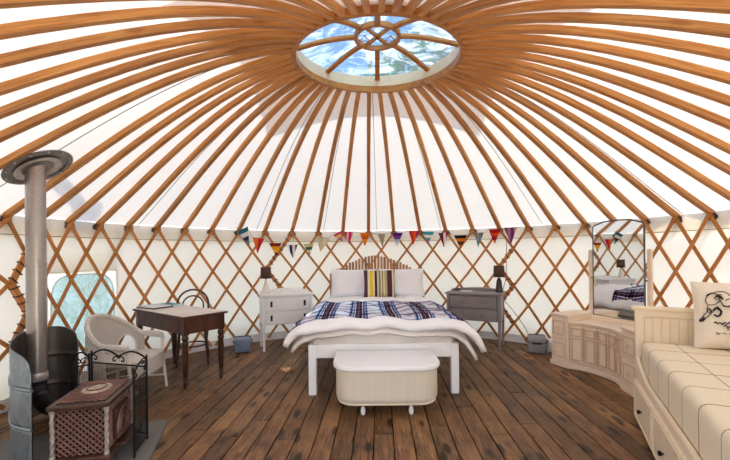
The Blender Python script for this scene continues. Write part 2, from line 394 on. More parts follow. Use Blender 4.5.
# ---------------------------------------------------------------- crown ring
crown = thing('crown_ring', 'round bent-wood roof crown with eight arched spokes at the top of the roof', 'roof crown', (CX, CY, ZC))
def hoop(rx, ry, z0, z1, th):
    def fn(u, v):
        a = 2*pi*u; q = [(-th, z0), (0, z0), (0, z1), (-th, z1), (-th, z0)][int(round(v*4))]
        return V(((rx+q[0])*sin(a), (ry+q[0])*cos(a), q[1]))
    return MB().grid(96, 5, fn, True)
hoop(RX+.008, RY+.008, -.024, .035, .040).build('lower_hoop', M['crown'], crown, bev=.004, seg=1)
hoop(RX-.01, RY-.01, .035, .135, .022).build('upper_hoop', plain('lit_hoop', 'e6cfae', 'd9bd96', .5), crown)  # brightness of strongly lit wood put into the pale colour
HZ = .185
for k in range(8):
    a = pi/4*k + RD(2)
    P = []; n = 9
    for j in range(n):
        t = j/(n-1); rr = 1-t
        x = (RX-.03)*(1-t) + .185*t; y = (RY-.03)*(1-t) + .185*t
        P.append(V((x*sin(a), y*cos(a), .10 + (HZ-.10)*sin(t*pi/2))))
    lat = V((cos(a), -sin(a), 0)); tg = [(P[min(j+1, n-1)]-P[max(j-1, 0)]).normalized() for j in range(n)]
    MB().sweep(P, [lat]*n, [lat.cross(t) for t in tg], .046, .028).build('spoke', M['crown'], crown, bev=.004, seg=1)
hoop(.2, .2, HZ-.02, HZ+.02, .03).build('hub_ring', M['crown'], crown)
for a in (RD(45+10), RD(-45-10)):
    MB().box((0, 0, HZ), (.36, .026, .024), a).build('cross_bar', M['crown'], crown)
for s in (-1, 1):
    MB().tube([(s*.11, .0-.05, HZ-.02), (s*.11-.045, .03-.0, HZ-.02), (s*.11+.045, .03, HZ-.02)], .006, 6, True).build('toggle', M['crown'], crown)
def dome(u, v):
    a = 2*pi*u; r = v; x, y = (RX+.03)*r*sin(a), (RY+.03)*r*cos(a)
    wv = .010*sin(9*a+5*r)+.008*sin(17*a+13*r)
    return V((x, y, .15 + .085*(1-r*r) + wv*r*(1.05-r)*3))
fi = MB().grid(96, 28, lambda u, v: dome(u, .03+.97*v), True)
fi.f = [f for f in fi.f if hypot(sum(fi.v[q][0] for q in f)/4+.42, sum(fi.v[q][1] for q in f)/4+.44) > .15]     # opening added in the film so direct sun makes a patch on the floor
fi.build('clear_film', M['film'], crown, smooth=True)
MB().grid(96, 3, lambda u, v: V(((RX+.03+v*.02)*sin(2*pi*u), (RY+.03+v*.02)*cos(2*pi*u), .16-.12*v)), True).build('film_hem', M['canvas'], crown)

# ---------------------------------------------------------------- wall: canvas with window hole, laths, skirting
WA0, WA1, WZ0, WZ1 = -80.0, -67.0, .34, 1.20          # window hole (deg, m)
DA = 13
def wallgrid(a0, a1, z0, z1, b, st=2.0, nz=6, r=R, wav=.012):
    na = max(2, int(round((a1-a0)/st))+1)
    b.grid(na, nz, lambda u, v: V(pol(RD(a0+(a1-a0)*u), r + wav*sin((a0+(a1-a0)*u)*.55)*sin(3*(z0+(z1-z0)*v)), z0+(z1-z0)*v)))
b = MB()
wallgrid(-180+DA, WA0, 0, ZW+.02, b); wallgrid(WA1, 180-DA, 0, ZW+.02, b)
wallgrid(WA0, WA1, 0, WZ0, b, nz=3); wallgrid(WA0, WA1, WZ1, ZW+.02, b, nz=3)
wall = struct(b.build('wall_back', M['wallcanvas'], smooth=True, solid=.004))
# window: clear pane with rounded top in a cloth surround
wm = thing('window_1', 'rounded clear plastic window let into the canvas wall beside the stove flue', 'window'); del wm['label']; del wm['category']; struct(wm)
def wshape(u, v, r):
    # rounded-top outline in (deg,z), v 0 centre..1 edge
    a = 2*pi*u; ca, cz = (WA0+WA1)/2, (WZ0+WZ1)/2+.0; ha, hz = (WA1-WA0)/2, (WZ1-WZ0)/2
    n = 4.0; k = (abs(cos(a))**n + abs(sin(a))**n)**(-1/n)
    return ca + ha*.93*k*cos(a)*v, cz + hz*.95*k*sin(a)*v
b = MB().grid(48, 5, lambda u, v: (lambda q: V(pol(RD(q[0]), R-.004, q[1])))(wshape(u, .02+.98*v, 0)), True); b.build('window_pane', M['winfilm'], wm)
def surround(u, v):
    q = wshape(u, 1, 0); a = 2*pi*u; k = max(abs(cos(a)), abs(sin(a)))
    ca, cz = (WA0+WA1)/2, (WZ0+WZ1)/2; qq = (ca + (WA1-WA0)/2*1.06*cos(a)/k, cz + (WZ1-WZ0)/2*1.04*sin(a)/k)
    return V(pol(RD(q[0]*(1-v)+qq[0]*v), R-.005, q[1]*(1-v)+qq[1]*v))
MB().grid(64, 3, surround, True).build('window_surround', M['wallcanvas'], wm)
MB().tube([pol(RD(q[0]), R-.008, q[1]) for q in (wshape(i/48, 1, 0) for i in range(48))], .006, 5, True).build('window_piping', M['canvas'], wm)
# laths
ROW = .283; ZT = ZW-.012
def rowz(k): return ZT - .018*min(max(k, 0), 1) - ROW*k
def lathpts(i, s):
    out = []
    for k in [-.12] + [x*.5 for x in range(0, 12)] + [5.86]:
        x = i + s*k/2
        if x < 0 + I0 or x > len(TH)-2 + I0: continue
        a = thi(x)
        if abs(math.degrees(a)) > 180-DA-.6: continue
        out.append((a, rowz(k)))
    return out
for i in range(I0-2, I0+len(TH)+2):
    for s in (1, -1):
        q = lathpts(i, s)
        if len(q) < 4: continue
        r = R-.030 if s == 1 else R-.044
        P = [V(pol(a, r, z)) for a, z in q]; nr = [V(pol(a, 1, 0)) for a, z in q]
        la = []
        for k in range(len(P)):
            t = (P[min(k+1, len(P)-1)]-P[max(k-1, 0)]).normalized(); la.append(t.cross(nr[k]))
        MB().sweep(P, la, nr, .035, .012).build('lath', M['lath'], wall)
# doubled, lashed seams where two trellis sections overlap (zigzag pole with leather wraps)
def seam(path):
    for (i0, k0), (i1, k1) in zip(path, path[1:]):
        n = 6; A = [(thi(i0+(i1-i0)*t/(n-1)), rowz(k0+(k1-k0)*t/(n-1))) for t in range(n)]
        P = [V(pol(a, R-.062, z)) for a, z in A]; nr = [V(pol(a, 1, 0)) for a, z in A]
        t = (P[-1]-P[0]).normalized(); la = [t.cross(x) for x in nr]
        MB().sweep(P, la, nr, .056, .018).build('doubled_lath', M['lath'], wall)
        for f in (.12, .38, .62, .88):
            c = P[0].lerp(P[-1], f); nn = nr[2]; l = la[2].normalized()
            MB().tube([c - l*.036 + nn*.014, c + l*.036 + nn*.014 + t*.012, c + l*.036 - nn*.014 + t*.018, c - l*.036 - nn*.014], .007, 6, True).build('leather_tie', M['leather'], wall)
for c in (6.0, -3.0, -13.0):
    if c == -3.0: seam([(c+.5-.5, 0), (c-.5, 1), (c-1.0, 2), (c-.5, 3), (c, 4), (c-.5, 5)])
    elif c == 6.0: seam([(c-.5, 1), (c-1, 2), (c-.5, 3), (c-1.0, 4), (c-.5, 5)])
    else: seam([(c+.5, 1.), (c, 2), (c+.5, 3), (c, 4), (c+.5, 5)])
MB().tube([pol(RD(a), R-.012, ZW-.155) for a in range(-170, 171, 2)], .0035, 5).build('tension_cord', M['cord'], wall)
struct(MB().grid(160, 2, lambda u, v: V(pol(RD(-180+DA+(360-2*DA)*u), R-.006+.0*v, v*.115))).build('baseboard_back', M['white'], solid=.006))
# doorway behind the camera
door = bpy.data.objects.new('door_1', None); C.objects.link(door); struct(door)
for s in (-1, 1):
    MB().box(pol(pi - s*RD(DA), R-.02, .86), (.07, .06, 1.72)).build('door_post', M['crown'], door, bev=.005)
MB().box((0, -R+.09, ZW-.015), (1.58, .07, .05)).build('door_lintel', M['crown'], door, bev=.005)
MB().box((0, -R+.03, .02), (1.5, .12, .04)).build('door_sill', M['crown'], door, bev=.005)

# ---------------------------------------------------------------- floor of boards
floor = struct(MB().lathe([(3.5, -.20), (3.5, -.034)], 64).build('floor', plain('floor_base', '1c120c', '23170f', .9)))
FA = RD(-2.6); PW = .146
def chord(x):
    q = 3.47**2 - x*x; return sqrt(q) if q > 0 else 0
x = -3.43
i = 0
while x < 3.43:
    h = max(chord(x), chord(x+PW), .05) if abs(x) > .2 else 3.47
    h = min(chord(x), chord(x+PW)) + .04
    if min(chord(x), chord(x+PW)) <= 0.1: x += PW; i += 1; continue
    cuts = [-h]; y = -h + random.uniform(1.2, 3.4)
    while y < h - .7: cuts.append(y); y += random.uniform(2.0, 3.6)
    cuts.append(h)
    for a, c in zip(cuts, cuts[1:]):
        wd = PW - .008
        o = MB().box((0, 0, 0), (wd, c-a-.004, .03)).build('plank', M['plank'], floor, bev=.003, seg=1)
        lx, ly = x+PW/2, (a+c)/2
        o.location = (lx*cos(FA)-ly*sin(FA), lx*sin(FA)+ly*cos(FA), -.015 + random.uniform(-.0015, 0)); o.rotation_euler = (0, 0, FA)
    x += PW; i += 1

# ---------------------------------------------------------------- soft shapes
def pillow_mesh(w, h, t, seed=0, pinch=.06, n=22):
    rnd = random.Random(seed); ph = [rnd.uniform(0, 6) for _ in range(6)]
    b = MB()
    for s in (1, -1):
        def fn(u, v, s=s):
            a, c = u*2-1, v*2-1
            k = max(0, (1-abs(a)**3.2))*max(0, (1-abs(c)**3.2)); th = t/2*k**.55
            th *= 1 + .10*sin(4*a+ph[0])*sin(3*c+ph[1]) + .05*sin(9*a+ph[2]+2*c)
            ex = 1 - pinch*(1-abs(c)**2)*abs(a)**3 ; ey = 1 - pinch*(1-abs(a)**2)*abs(c)**3
            return V((a*w/2*ex, s*th, c*h/2*ey + h/2))
        b.grid(n, n, fn)
    return b

# ================================================================= BED
BX = .035
bed = thing('double_bed', 'white wooden double bed with slatted natural wood headboard and square front legs', 'bed', (BX, 0, 0))
for lx, ly in ((-.695, .50), (.695, .50), (-.695, 2.62), (.695, 2.62)):
    MB().box((lx, ly, .245), (.075, .075, .49)).build('leg', M['bedwhite'], bed, bev=.004)
MB().box((0, .485, .425), (1.315, .035, .13)).build('front_rail', M['bedwhite'], bed, bev=.003)
for s in (-1, 1): MB().box((s*.705, 1.56, .425), (.035, 2.04, .13)).build('side_rail', M['bedwhite'], bed, bev=.003)
MB().box((0, 1.56, .42), (1.37, 2.1, .03)).build('base_board', M['bedwhite'], bed)
nsl = 29
for k in range(nsl):
    x = -.69 + 1.38*k/(nsl-1); top = 1.335 - .25*(abs(x)/.47)**1.6*.58 + random.uniform(-.008, .008)
    top = max(top, .93)
    MB().box((x, 2.735, (.5+top)/2), (.037, .02, top-.5)).build('headboard_slat', M['headboard'], bed, bev=.004, seg=1)
for z in (.62, .90): MB().box((0, 2.757, z), (1.44, .022, .05)).build('headboard_rail', M['headboard'], bed)
mt = MB().box((BX, 1.57, .55), (1.40, 2.14, .20)).build('mattress', M['mattress'], bev=.035, smooth=True, seg=3)
tag(mt, 'thick pale mattress lying on the white double bed frame', 'mattress')
def sheetz(x, y, wid, top, drop, y0, fr=.11, flat=.62):
    q = max(0, abs(x)-flat)/(wid-flat); q = min(q, 1)
    z = top - (1-sqrt(max(0, 1-q*q*.90)))*drop/.68
    t = max(0, (y0+.22-y)/.22); z -= fr*t*t
    return z
def duv(u, v, off=0, y0=.40, y1=2.25):
    y = y0 + (y1-y0)*v; a = u*2-1
    wid = .955 - .13*min(1, (y-.40)/1.9)
    wid += .02*sin(7*y+1)+.012*sin(15*y)
    x = a*wid
    y2 = y + (.02*sin(5*x+1)+.012*sin(13*x))*(1-v)
    edge = max(0, (abs(a)-.72)/.28)
    drop = .235 if a > 0 else .175
    z = sheetz(x, y, wid, .715, drop, .40, .06) + .012*sin(6*x+2)*sin(4*y)+.008*sin(14*x+3*y)
    z += .012*math.exp(-((y-.47)/.05)**2) + .022*mnoise.noise(V((x*5, y*5, 1))) + .010*mnoise.noise(V((x*13, y*11, 4)))
    y2 += .03*mnoise.noise(V((x*6, 3, 2)))*max(0, 1-v*6)
    y2 += -.05*edge*max(0, 1-v*3)
    return V((x+BX, y2, z+off))
d = MB().grid(70, 60, lambda u, v: duv(u, v)).build('duvet', M['duvet'], smooth=True, solid=.055)
tag(d, 'puffy white duvet draped over the bed with drooping front corners', 'duvet')
def under(u, v):
    a = (u*2-1)*.94; p = duv((a+1)/2, v, 0, .44, 2.3); q = max(0, abs(a)-.66)/.28; k = max(0, 1-v*2.2)
    return V((p.x, p.y+.012*sin(9*u), p.z - .048 - .05*max(0, 1-v*9) - q*q*((.12 if a > 0 else .05)*k + .01) + .006*sin(21*u+9*v)))
d = MB().grid(60, 40, under).build('bed_sheet', plain('sheet_cotton', 'e4dcd8', 'ece6e2', .9, 0, 4, .2), smooth=True, solid=.028)
tag(d, 'crumpled pale under-sheet hanging out below the white duvet', 'sheet')
def thr(u, v):
    y = .52 + 1.22*v + .02*sin(9*u); a = .015+.97*u
    p = duv(a, (y-.40)/1.85, 0); p.z += .030; p.x = BX + (p.x-BX)*1.012; return p
t = MB().grid(80, 40, thr).build('plaid_throw', M['plaid'], smooth=True, solid=.008)
tag(t, 'blue, purple and white plaid blanket spread across the duvet', 'blanket')
t = MB().grid(40, 16, lambda u, v: V((BX + (u*2-1)*.72, 2.0+.66*v, .705 - .1*max(0, abs(u*2-1)-.9)*3 + .010*sin(11*u+5*v)+.012*v))).build('fitted_sheet', M['pillow'], smooth=True, solid=.02)
tag(t, 'smooth white sheet at the head of the bed under the pillows', 'sheet')
for x, lab, sd in ((-.34, 'plump white pillow on the left half of the bed, behind the striped cushion', 3), (.395, 'plump white pillow on the right half of the bed, nearest the grey drawers', 5)):
    o = pillow_mesh(.70, .43, .19, sd).build('pillow', M['pillow'], smooth=True, loc=(BX+x, 2.56, .715), rot=(RD(-14), 0, 0))
    tag(o, lab, 'pillow', 'white pillows at the head of the bed')
o = pillow_mesh(.47, .42, .15, 9).build('striped_cushion', M['cushion'], smooth=True, loc=(BX+.05, 2.36, .72), rot=(RD(-16), 0, 0))
tag(o, 'square cushion with yellow, purple and olive stripes leaning on the pillows', 'cushion')

# ================================================================= OTTOMAN CHEST
ch = thing('linen_chest', 'white-lidded cream woven chest with rounded front corners at foot of bed', 'chest', (.035, 0, 0)); ch.scale = (.955, 1, 1)
def rr(x0, x1, y0, y1, r, n=8, back=.01):
    P = [(x1, y1), (x0, y1)]
    P += [(x0+r-r*cos(t*pi/2/n), y0+r-r*sin(t*pi/2/n)) for t in range(n+1)]
    P += [(x1-r+r*sin(t*pi/2/n), y0+r-r*cos(t*pi/2/n)) for t in range(n+1)]
    return P
bd = MB(); zs = [(.125, .035), (.135, .016), (.155, .004), (.18, 0), (.41, 0)]
P0 = [rr(-.455+o_, .455-o_, -.13+o_, .38, .17) for z, o_ in zs]; n_ = len(P0[0])
vs = [(x, y, z) for (z, o_), P in zip(zs, P0) for x, y in P]
fs = [(i*n_+k, i*n_+(k+1)%n_, (i+1)*n_+(k+1)%n_, (i+1)*n_+k) for i in range(len(zs)-1) for k in range(n_)]
bd.add(vs, fs + [tuple(range(n_-1, -1, -1)), tuple(range((len(zs)-1)*n_, len(zs)*n_))])
bd.build('body', M['loom'], ch, smooth=True)
MB().prism(rr(-.48, .48, -.155, .395, .20), .412, .447).build('lid', M['white'], ch, bev=.010, smooth=True, seg=3)
MB().tube([(x, y, .13) for x, y in rr(-.43, .43, -.105, .36, .15)], .012, 6, True).build('bottom_beading', M['cream'], ch)
for x in (-.215, .215):
    for y in (-.0, .30):
        MB().lathe([(.012, 0), (.020, .012), (.024, .035), (.018, .058), (.010, .075), (.02, .085), (.022, .126)], 12, (x, y, 0)).build('foot', M['white'], ch, smooth=True)

# ================================================================= NIGHTSTANDS
def nightstand(name, lab, loc, rz, mat, w, dp, h, leg_h, style):
    t = thing(name, lab, 'nightstand', loc, rz, 'two-drawer nightstands either side of the bed')
    lw = .04
    for sx in (-1, 1):
        for sy in (-1, 1):
            b = MB(); x, y = sx*(w/2-.03), sy*(dp/2-.03); a, c = lw/2, lw/2*.72
            vs = [(x-c, y-c, 0), (x+c, y-c, 0), (x+c, y+c, 0), (x-c, y+c, 0), (x-a, y-a, leg_h), (x+a, y-a, leg_h), (x+a, y+a, leg_h), (x-a, y+a, leg_h), (x-a, y-a, h-.03), (x+a, y-a, h-.03), (x+a, y+a, h-.03), (x-a, y+a, h-.03)]
            b.add(vs, [(3,2,1,0), (8,9,10,11)] + [(i+k, i+(k+1)%4, i+4+(k+1)%4, i+4+k) for i in (0, 4) for k in range(4)])
            b.build('leg', mat, t, bev=.003, seg=1)
    MB().box((0, .0, (leg_h+h-.03)/2+.005), (w-.07, dp-.07, h-.03-leg_h-.01)).build('carcass', mat, t)
    for sx in (-1, 1): MB().box((sx*(w/2-.03), 0, (leg_h+h-.03)/2), (.018, dp-.09, h-.03-leg_h)).build('side_panel', mat, t, bev=.002)
    MB().box((0, -.0, h-.0125), (w+.02, dp+.02, .025)).build('table_top', mat, t, bev=.006)
    n = 24
    prof = [(-w/2+.01, h)] + [(-w/2+.01 + (w-.02)*k/n, h + (.03+.02*sin(pi*k/n)**2 + (.008*abs(sin(3*pi*k/n)) if style else 0))*min(1, min(k, n-k)/2+.25)) for k in range(n+1)] + [(w/2-.01, h)]
    b = MB(); q = len(prof); vs = [(x, dp/2-.02, z) for x, z in prof] + [(x, dp/2-.003, z) for x, z in prof]
    b.add(vs, [tuple(range(q)), tuple(range(2*q-1, q-1, -1))] + [(i, (i+1) % q, q+(i+1) % q, q+i) for i in range(q)]); b.build('back_ledge', mat, t)
    dh = (h-.03-leg_h-.035)/2
    for k in range(2):
        z = leg_h + .015 + dh/2 + k*(dh+.008)
        dr = MB().box((0, -dp/2+.022, z), (w-.13, .034, dh-.014)).build('drawer', mat, t, bev=.004)
        for sx in (-1, 1):
            x = sx*(w*.32) if style else sx*(w*.17)
            y = -dp/2+.005
            if style:
                b = MB(); b.box((x, y, z), (.030, .008, .078)); b.lathe([(.011, 0), (.014, .006), (.010, .012)], 10, (x, y-.004, z+.016)); b.lathe([(.011, 0), (.014, .008), (.009, .015)], 10, (x, y-.004, z-.030))
                b.tube([(x-.008, y-.008, z+.0), (x, y-.016, z-.012), (x+.008, y-.008, z+.0)], .004, 6)
                b.build('handle', M['dark'], dr)
            else:
                b = MB(); b.tube([(x, y+.01, z), (x, y-.012, z), (x, y-.016, z), (x, y-.028, z), (x, y-.034, z)], [.008, .008, .017, .019, .008], 12)
                b.build('knob', mat, dr, smooth=True)
    return t
nightstand('nightstand', 'white two-drawer nightstand with black drop handles, left of the bed', (-1.305, 2.445, 0), RD(21), M['white'], .74, .42, .80, .36, 1)
nightstand('nightstand', 'grey painted two-drawer nightstand with round knobs, right of the bed', (1.50, 2.40, 0), RD(-27), M['greypaint'], .78, .42, .79, .38, 0)
def lamp(lab, loc, basemat, cone):
    t = thing('table_lamp', lab, 'lamp', loc, 0, 'small table lamps on the nightstands'); t.scale = (1.03, 1.03, 1.18)
    if cone: pr = [(.055, 0), (.062, .006), (.060, .03), (.045, .08), (.024, .13), (.015, .16), (.012, .17)]
    else: pr = [(.042, 0), (.048, .006), (.046, .05), (.040, .10), (.034, .14), (.022, .165), (.012, .175)]
    MB().lathe(pr, 24).build('lamp_base', basemat, t, smooth=True)
    MB().lathe([(.008, .165), (.008, .21)], 8).build('stem', M['dark'], t)
    r, z0, z1 = .075, .185, .325
    MB().grid(32, 2, lambda u, v: V(((r-.006*v)*cos(2*pi*u), (r-.006*v)*sin(2*pi*u), z0+(z1-z0)*v)), True).build('lamp_shade', M['shade'], t, smooth=True, solid=.003)
    b = MB(); b.tube([(r*.95*cos(a/8*pi*2), r*.95*sin(a/8*pi*2), .29) for a in range(8)], .002, 5, True)
    for a in range(3): b.tube([(0, 0, .21), (r*.95*cos(a*2.094), r*.95*sin(a*2.094), .29)], .0018, 5)
    b.build('shade_frame', M['dark'], t)
lamp('small table lamp with white cone base and dark brown drum shade, left of bed', (-1.585, 2.40, .80), M['ceramic'], True)
lamp('small table lamp with dark oval base and dark brown shade, right of bed', (1.82, 2.31, .79), M['lampdark'], False)
g = thing('spectacles', 'small black folded spectacles on left end of grey nightstand', 'glasses', (1.24, 2.53, .79), RD(-20))
for s in (-1, 1):
    MB().tube([(s*.032+.026*cos(a*pi/6), 0, .025+.02*sin(a*pi/6)) for a in range(12)], .004, 6, True).build('rim', M['black'], g)
    MB().tube([(s*.058, 0, .03), (s*.058, .03, .03), (s*-.03, .04, .012)], .004, 6).build('temple', M['black'], g)
MB().tube([(-.008, 0, .03), (0, -.002, .033), (.008, 0, .03)], .003, 6).build('bridge', M['black'], g)
o = MB().box((1.38, 2.44, .797), (.16, .09, .012), RD(-20)).build('leaflet', M['paper'], bev=.002); tag(o, 'small white folded leaflet beside the spectacles on grey nightstand', 'leaflet')

# ================================================================= DESK
dk = thing('writing_desk', 'dark brown wooden desk with turned legs and pale top', 'desk', (-2.27, 1.145, 0), RD(143.2))
L2, W2 = .535, .235
MB().box((0, 0, .737), (2*L2+.05, 2*W2+.05, .022)).build('table_top', M['deskwood'], dk, bev=.005)
MB().box((0, 0, .7495), (2*L2+.02, 2*W2+.02, .004)).build('top_inlay', M['desktop'], dk)
for sy in (-1, 1): MB().box((0, sy*(W2-.015), .645), (2*L2-.04, .022, .165)).build('apron', M['deskwood'], dk, bev=.003)
for sx in (-1, 1): MB().box((sx*(L2-.015), 0, .645), (.022, 2*W2-.04, .165)).build('apron', M['deskwood'], dk, bev=.003)
for sx in (-1, 1):
    for sy in (-1, 1):
        x, y = sx*(L2-.03), sy*(W2-.03)
        b = MB().box((x, y, .64), (.058, .058, .175))
        b.lathe([(.012, 0), (.018, .02), (.022, .06), (.017, .075), (.026, .085), (.026, .10), (.018, .11), (.025, .13), (.030, .25), (.032, .36), (.026, .44), (.034, .455), (.034, .475), (.022, .49), (.034, .505), (.034, .53), (.026, .553)], 14, (x, y, 0))
        b.build('leg', M['bentwood'], dk, smooth=True)
# desk things (world placement)
nb = thing('notebook', 'black-edged notepad of white pages on the left end of the desk', 'notebook', (-2.66, 1.36, .752), RD(150))
MB().box((0, 0, .006), (.34, .25, .012)).build('cover', M['black'], nb, bev=.003)
MB().box((0, 0, .016), (.32, .23, .010)).build('pages', M['paper'], nb, bev=.002)
o = MB().box((-2.62, 1.62, .756), (.26, .17, .007), RD(146)).build('booklet', M['teal'], bev=.002); tag(o, 'teal booklet lying on the desk behind the notepad', 'booklet')
o = MB().box((-2.47, 1.55, .7555), (.17, .12, .006), RD(125)).build('booklet', M['paper'], bev=.002); tag(o, 'pale folded booklet lying on the desk beside the teal one', 'booklet')
o.data.materials[0] = plain('pale_teal_print', '9cc9c8', 'cfdcd8', .6)

# ================================================================= BENTWOOD CHAIR
bc = thing('bentwood_chair', 'dark bentwood cafe chair with double hoop back behind the desk', 'chair', (-2.34, 1.66, 0), RD(22))
MB().lathe([(.19, .445), (.205, .45), (.205, .468), (.19, .474)], 28).build('seat', M['bentwood'], bc, smooth=True)
MB().tube([(.16*cos(a*pi/12), .16*sin(a*pi/12), .235) for a in range(24)], .010, 6, True).build('leg_ring', M['bentwood'], bc)
for sx in (-1, 1): MB().tube([(sx*.145, -.135, .45), (sx*.16, -.155, .25), (sx*.18, -.18, 0)], [.019, .016, .012], 8).build('leg', M['bentwood'], bc, smooth=True)
def hoopp(w, zt, y0, lean, zb, n=16):
    P = [(-w, y0, zb)]
    for k in range(n+1):
        a = pi - pi*k/n; zz = zt-w*1.0 + w*1.0*sin(a); P.append((w*cos(a)*1.02, y0 + lean*(zz-.45), zz))
    P.append((w, y0, zb)); return P
P = hoopp(.185, .91, .15, .25, .45)
P = [(-.19, .23, 0), (-.165, .185, .25)] + P + [(.165, .185, .25), (.19, .23, 0)]
MB().tube(P, .013, 8).build('back_hoop', M['bentwood'], bc, smooth=True)
MB().tube(hoopp(.125, .83, .15, .25, .46), .010, 8).build('inner_hoop', M['bentwood'], bc, smooth=True)

# ================================================================= WICKER CHAIR (faces +x)
wc = thing('wicker_armchair', 'white woven wicker tub armchair between the stove and the desk', 'armchair', (-2.50, .46, 0), RD(2)); wc.scale = (.90, .92, 1)
# plan half ellipse: back at -x ; rim height varies
def rimz(t): return .56 + .23*cos(t*pi/2)**1.4          # t -1..1, 0 back centre
def plan(t, k=1.0):
    a = pi + t*pi*.56
    return .225*cos(a)*k - .0, .315*sin(a)*-1*k
def tub(u, v):
    t = u*2-1; x, y = plan(t); z0 = .22; z1 = rimz(abs(t))
    z = z0 + (z1-z0)*v; fl = .05*v*(1-abs(t)*.3)
    l = hypot(x, y) or 1; bulge = .03*sin(pi*v)
    return V((x + x/l*(fl+bulge), y + y/l*(fl+bulge), z))
nu, nv = 65, 25; b = MB(); b.grid(nu, nv, tub)
def hole(u, v):
    t = u*2-1; z = .22+(rimz(abs(t))-.22)*v; c = .60
    du = (abs(t)-c)/.20; dz = (z-.40)/.155
    return dz > -.15 and du*du + max(dz, 0)**2 < 1 and z > .38
b.f = [f for f in b.f if not hole((f[0] % nu+.5)/(nu-1), (f[0]//nu+.5)/(nv-1))]
b.build('woven_shell', M['wicker'], wc, smooth=True, solid=.016)
for s in (-1, 1):      # arch rim of the opening
    P = []
    for k in range(13):
        a = pi*k/12; t = s*(.60 + .205*cos(a)); z = .40 + .16*sin(a); v = (z-.22)/(rimz(abs(t))-.22)
        P.append(tub((t+1)/2, v))
    MB().tube(P, .012, 7).build('arch_trim', M['cane'], wc, smooth=True)
rim = [tub(k/40, 1) for k in range(41)]
MB().tube(rim, .026, 8).build('rolled_rim', M['wicker'], wc, smooth=True)
for s in (-1, 1):
    e = tub((s+1)/2, 1); f = (e.x+.20, e.y*1.0, .545)
    MB().tube([e, (e.x+.10, e.y*1.02, e.z-.004), f, (f[0]+.03, f[1], .50)], [.028, .034, .034, .018], 8).build('arm', M['wicker'], wc, smooth=True)
    MB().tube([(f[0]+.015, f[1], .53), (f[0]+.02, f[1]*.97, .38), (f[0]+.06, f[1]*1.0, 0)], [.018, .018, .015], 8).build('front_leg', M['cane'], wc, smooth=True)
    MB().tube([(-.16, s*.20, .25), (-.20, s*.25, 0)], [.018, .014], 8).build('rear_leg', M['cane'], wc, smooth=True)
    MB().tube([(-.18, s*.23, .14), (.33, s*.29, .14)], .010, 6).build('stretcher', M['cane'], wc)
b = MB(); sp = [(.30, -.29), (.34, -.20), (.35, 0), (.34, .20), (.30, .29), (.0, .30), (-.14, .2), (-.21, 0), (-.14, -.2), (0, -.30)]
b.prism(sp, .37, .41); b.build('seat', M['wicker'], wc, bev=.015, smooth=True)
b = MB().grid(20, 5, lambda u, v: V((.30+.05*sin(pi*u), -.29+.58*u, .385-.13*v))); b.build('seat_apron', M['wicker'], wc, solid=.014)

# ================================================================= HEARTH, STOVE, SHIELD, FLUE, GUARD
hs = MB().box((0, 0, .012), (1.12, 1.35, .024)).build('hearth_slab', M['slate'], bev=.004, loc=(-2.125, -.90, 0), rot=(0, 0, RD(16.3)))
tag(hs, 'flat grey stone hearth slab under the stove', 'hearth')
HSZ = .024
st = thing('cast_iron_stove', 'brown enamelled cast-iron stove with lattice sides and twisted corner columns', 'stove', (-1.96, -.69, HSZ), RD(13))
SW, SL, ST, SB = .158, .240, .445, .105
def diag(W, H, step, th, place):
    b = MB(); n = int((W+H)/step)+2
    for s in (1, -1):
        for k in range(-n, n+1):
            c = k*step
            # line y = s*x + c in rect [-W/2,W/2]x[0,H]
            pts = []
            for x in (-W/2, W/2):
                y = s*x + c
                if 0 <= y <= H: pts.append((x, y))
            for y in (0, H):
                x = (y-c)/s
                if -W/2 < x < W/2: pts.append((x, y))
            if len(pts) >= 2 and hypot(pts[0][0]-pts[1][0], pts[0][1]-pts[1][1]) > .01:
                place(b, pts[0], pts[1], th)
    return b
def pl_y(y, z0):
    def f(b, p, q, th): b.tube([(p[0], y, z0+p[1]), (q[0], y, z0+q[1])], th, 4)
    return f
def pl_x(x, z0, yc=0):
    def f(b, p, q, th): b.tube([(x, yc+p[0], z0+p[1]), (x, yc+q[0], z0+q[1])], th, 4)
    return f
def pl_z(z):
    def f(b, p, q, th): b.tube([(p[0], p[1]-SL+.03, z), (q[0], q[1]-SL+.03, z)], th, 4)
    return f
MB().box((0, 0, (SB+ST)/2), (2*SW-.05, 2*SL-.05, ST-SB-.04)).build('firebox', M['hole_shade'], st)
MB().box((0, 0, ST-.012), (2*SW+.02, 2*SL+.02, .028)).build('top_plate', M['enamel'], st, bev=.008)
MB().box((0, 0, ST+.003), (2*SW-.05, 2*SL-.06, .004)).build('top_hole_shade', M['hole_shade'], st)  # dark sheet added to stand for shade under the top lattice
diag(2*SW-.05, 2*SL-.06, .040, .0055, pl_z(ST+.008)).build('top_lattice', M['grille'], st)
b = MB().lathe([(.085, 0), (.09, .006), (.084, .012), (.015, .014)], 32); md = b.build('medallion', M['medal'], st, loc=(.0, .02, ST+.008)); md.scale = (.95, 1.15, 1)
MB().tube([(.055*cos(a*pi/10), .02+.068*sin(a*pi/10), ST+.024) for a in range(20)], .004, 5, True).build('medallion_ring', M['enamel'], st)
MB().box((0, 0, SB), (2*SW+.03, 2*SL+.03, .035)).build('base_plate', M['enamel'], st, bev=.010)
MB().box((0, 0, SB-.025), (2*SW+.00, 2*SL+.00, .03)).build('base_moulding', M['enamel'], st, bev=.008)
for s in (-1, 1):
    diag(2*SW-.06, ST-SB-.055, .036, .0052, pl_y(s*(SL-.022), SB+.022)).build('end_lattice', M['grille'], st)
    diag(2*SL-.06, ST-SB-.055, .036, .0052, pl_x(s*(SW-.022), SB+.022)).build('side_lattice', M['grille'], st)
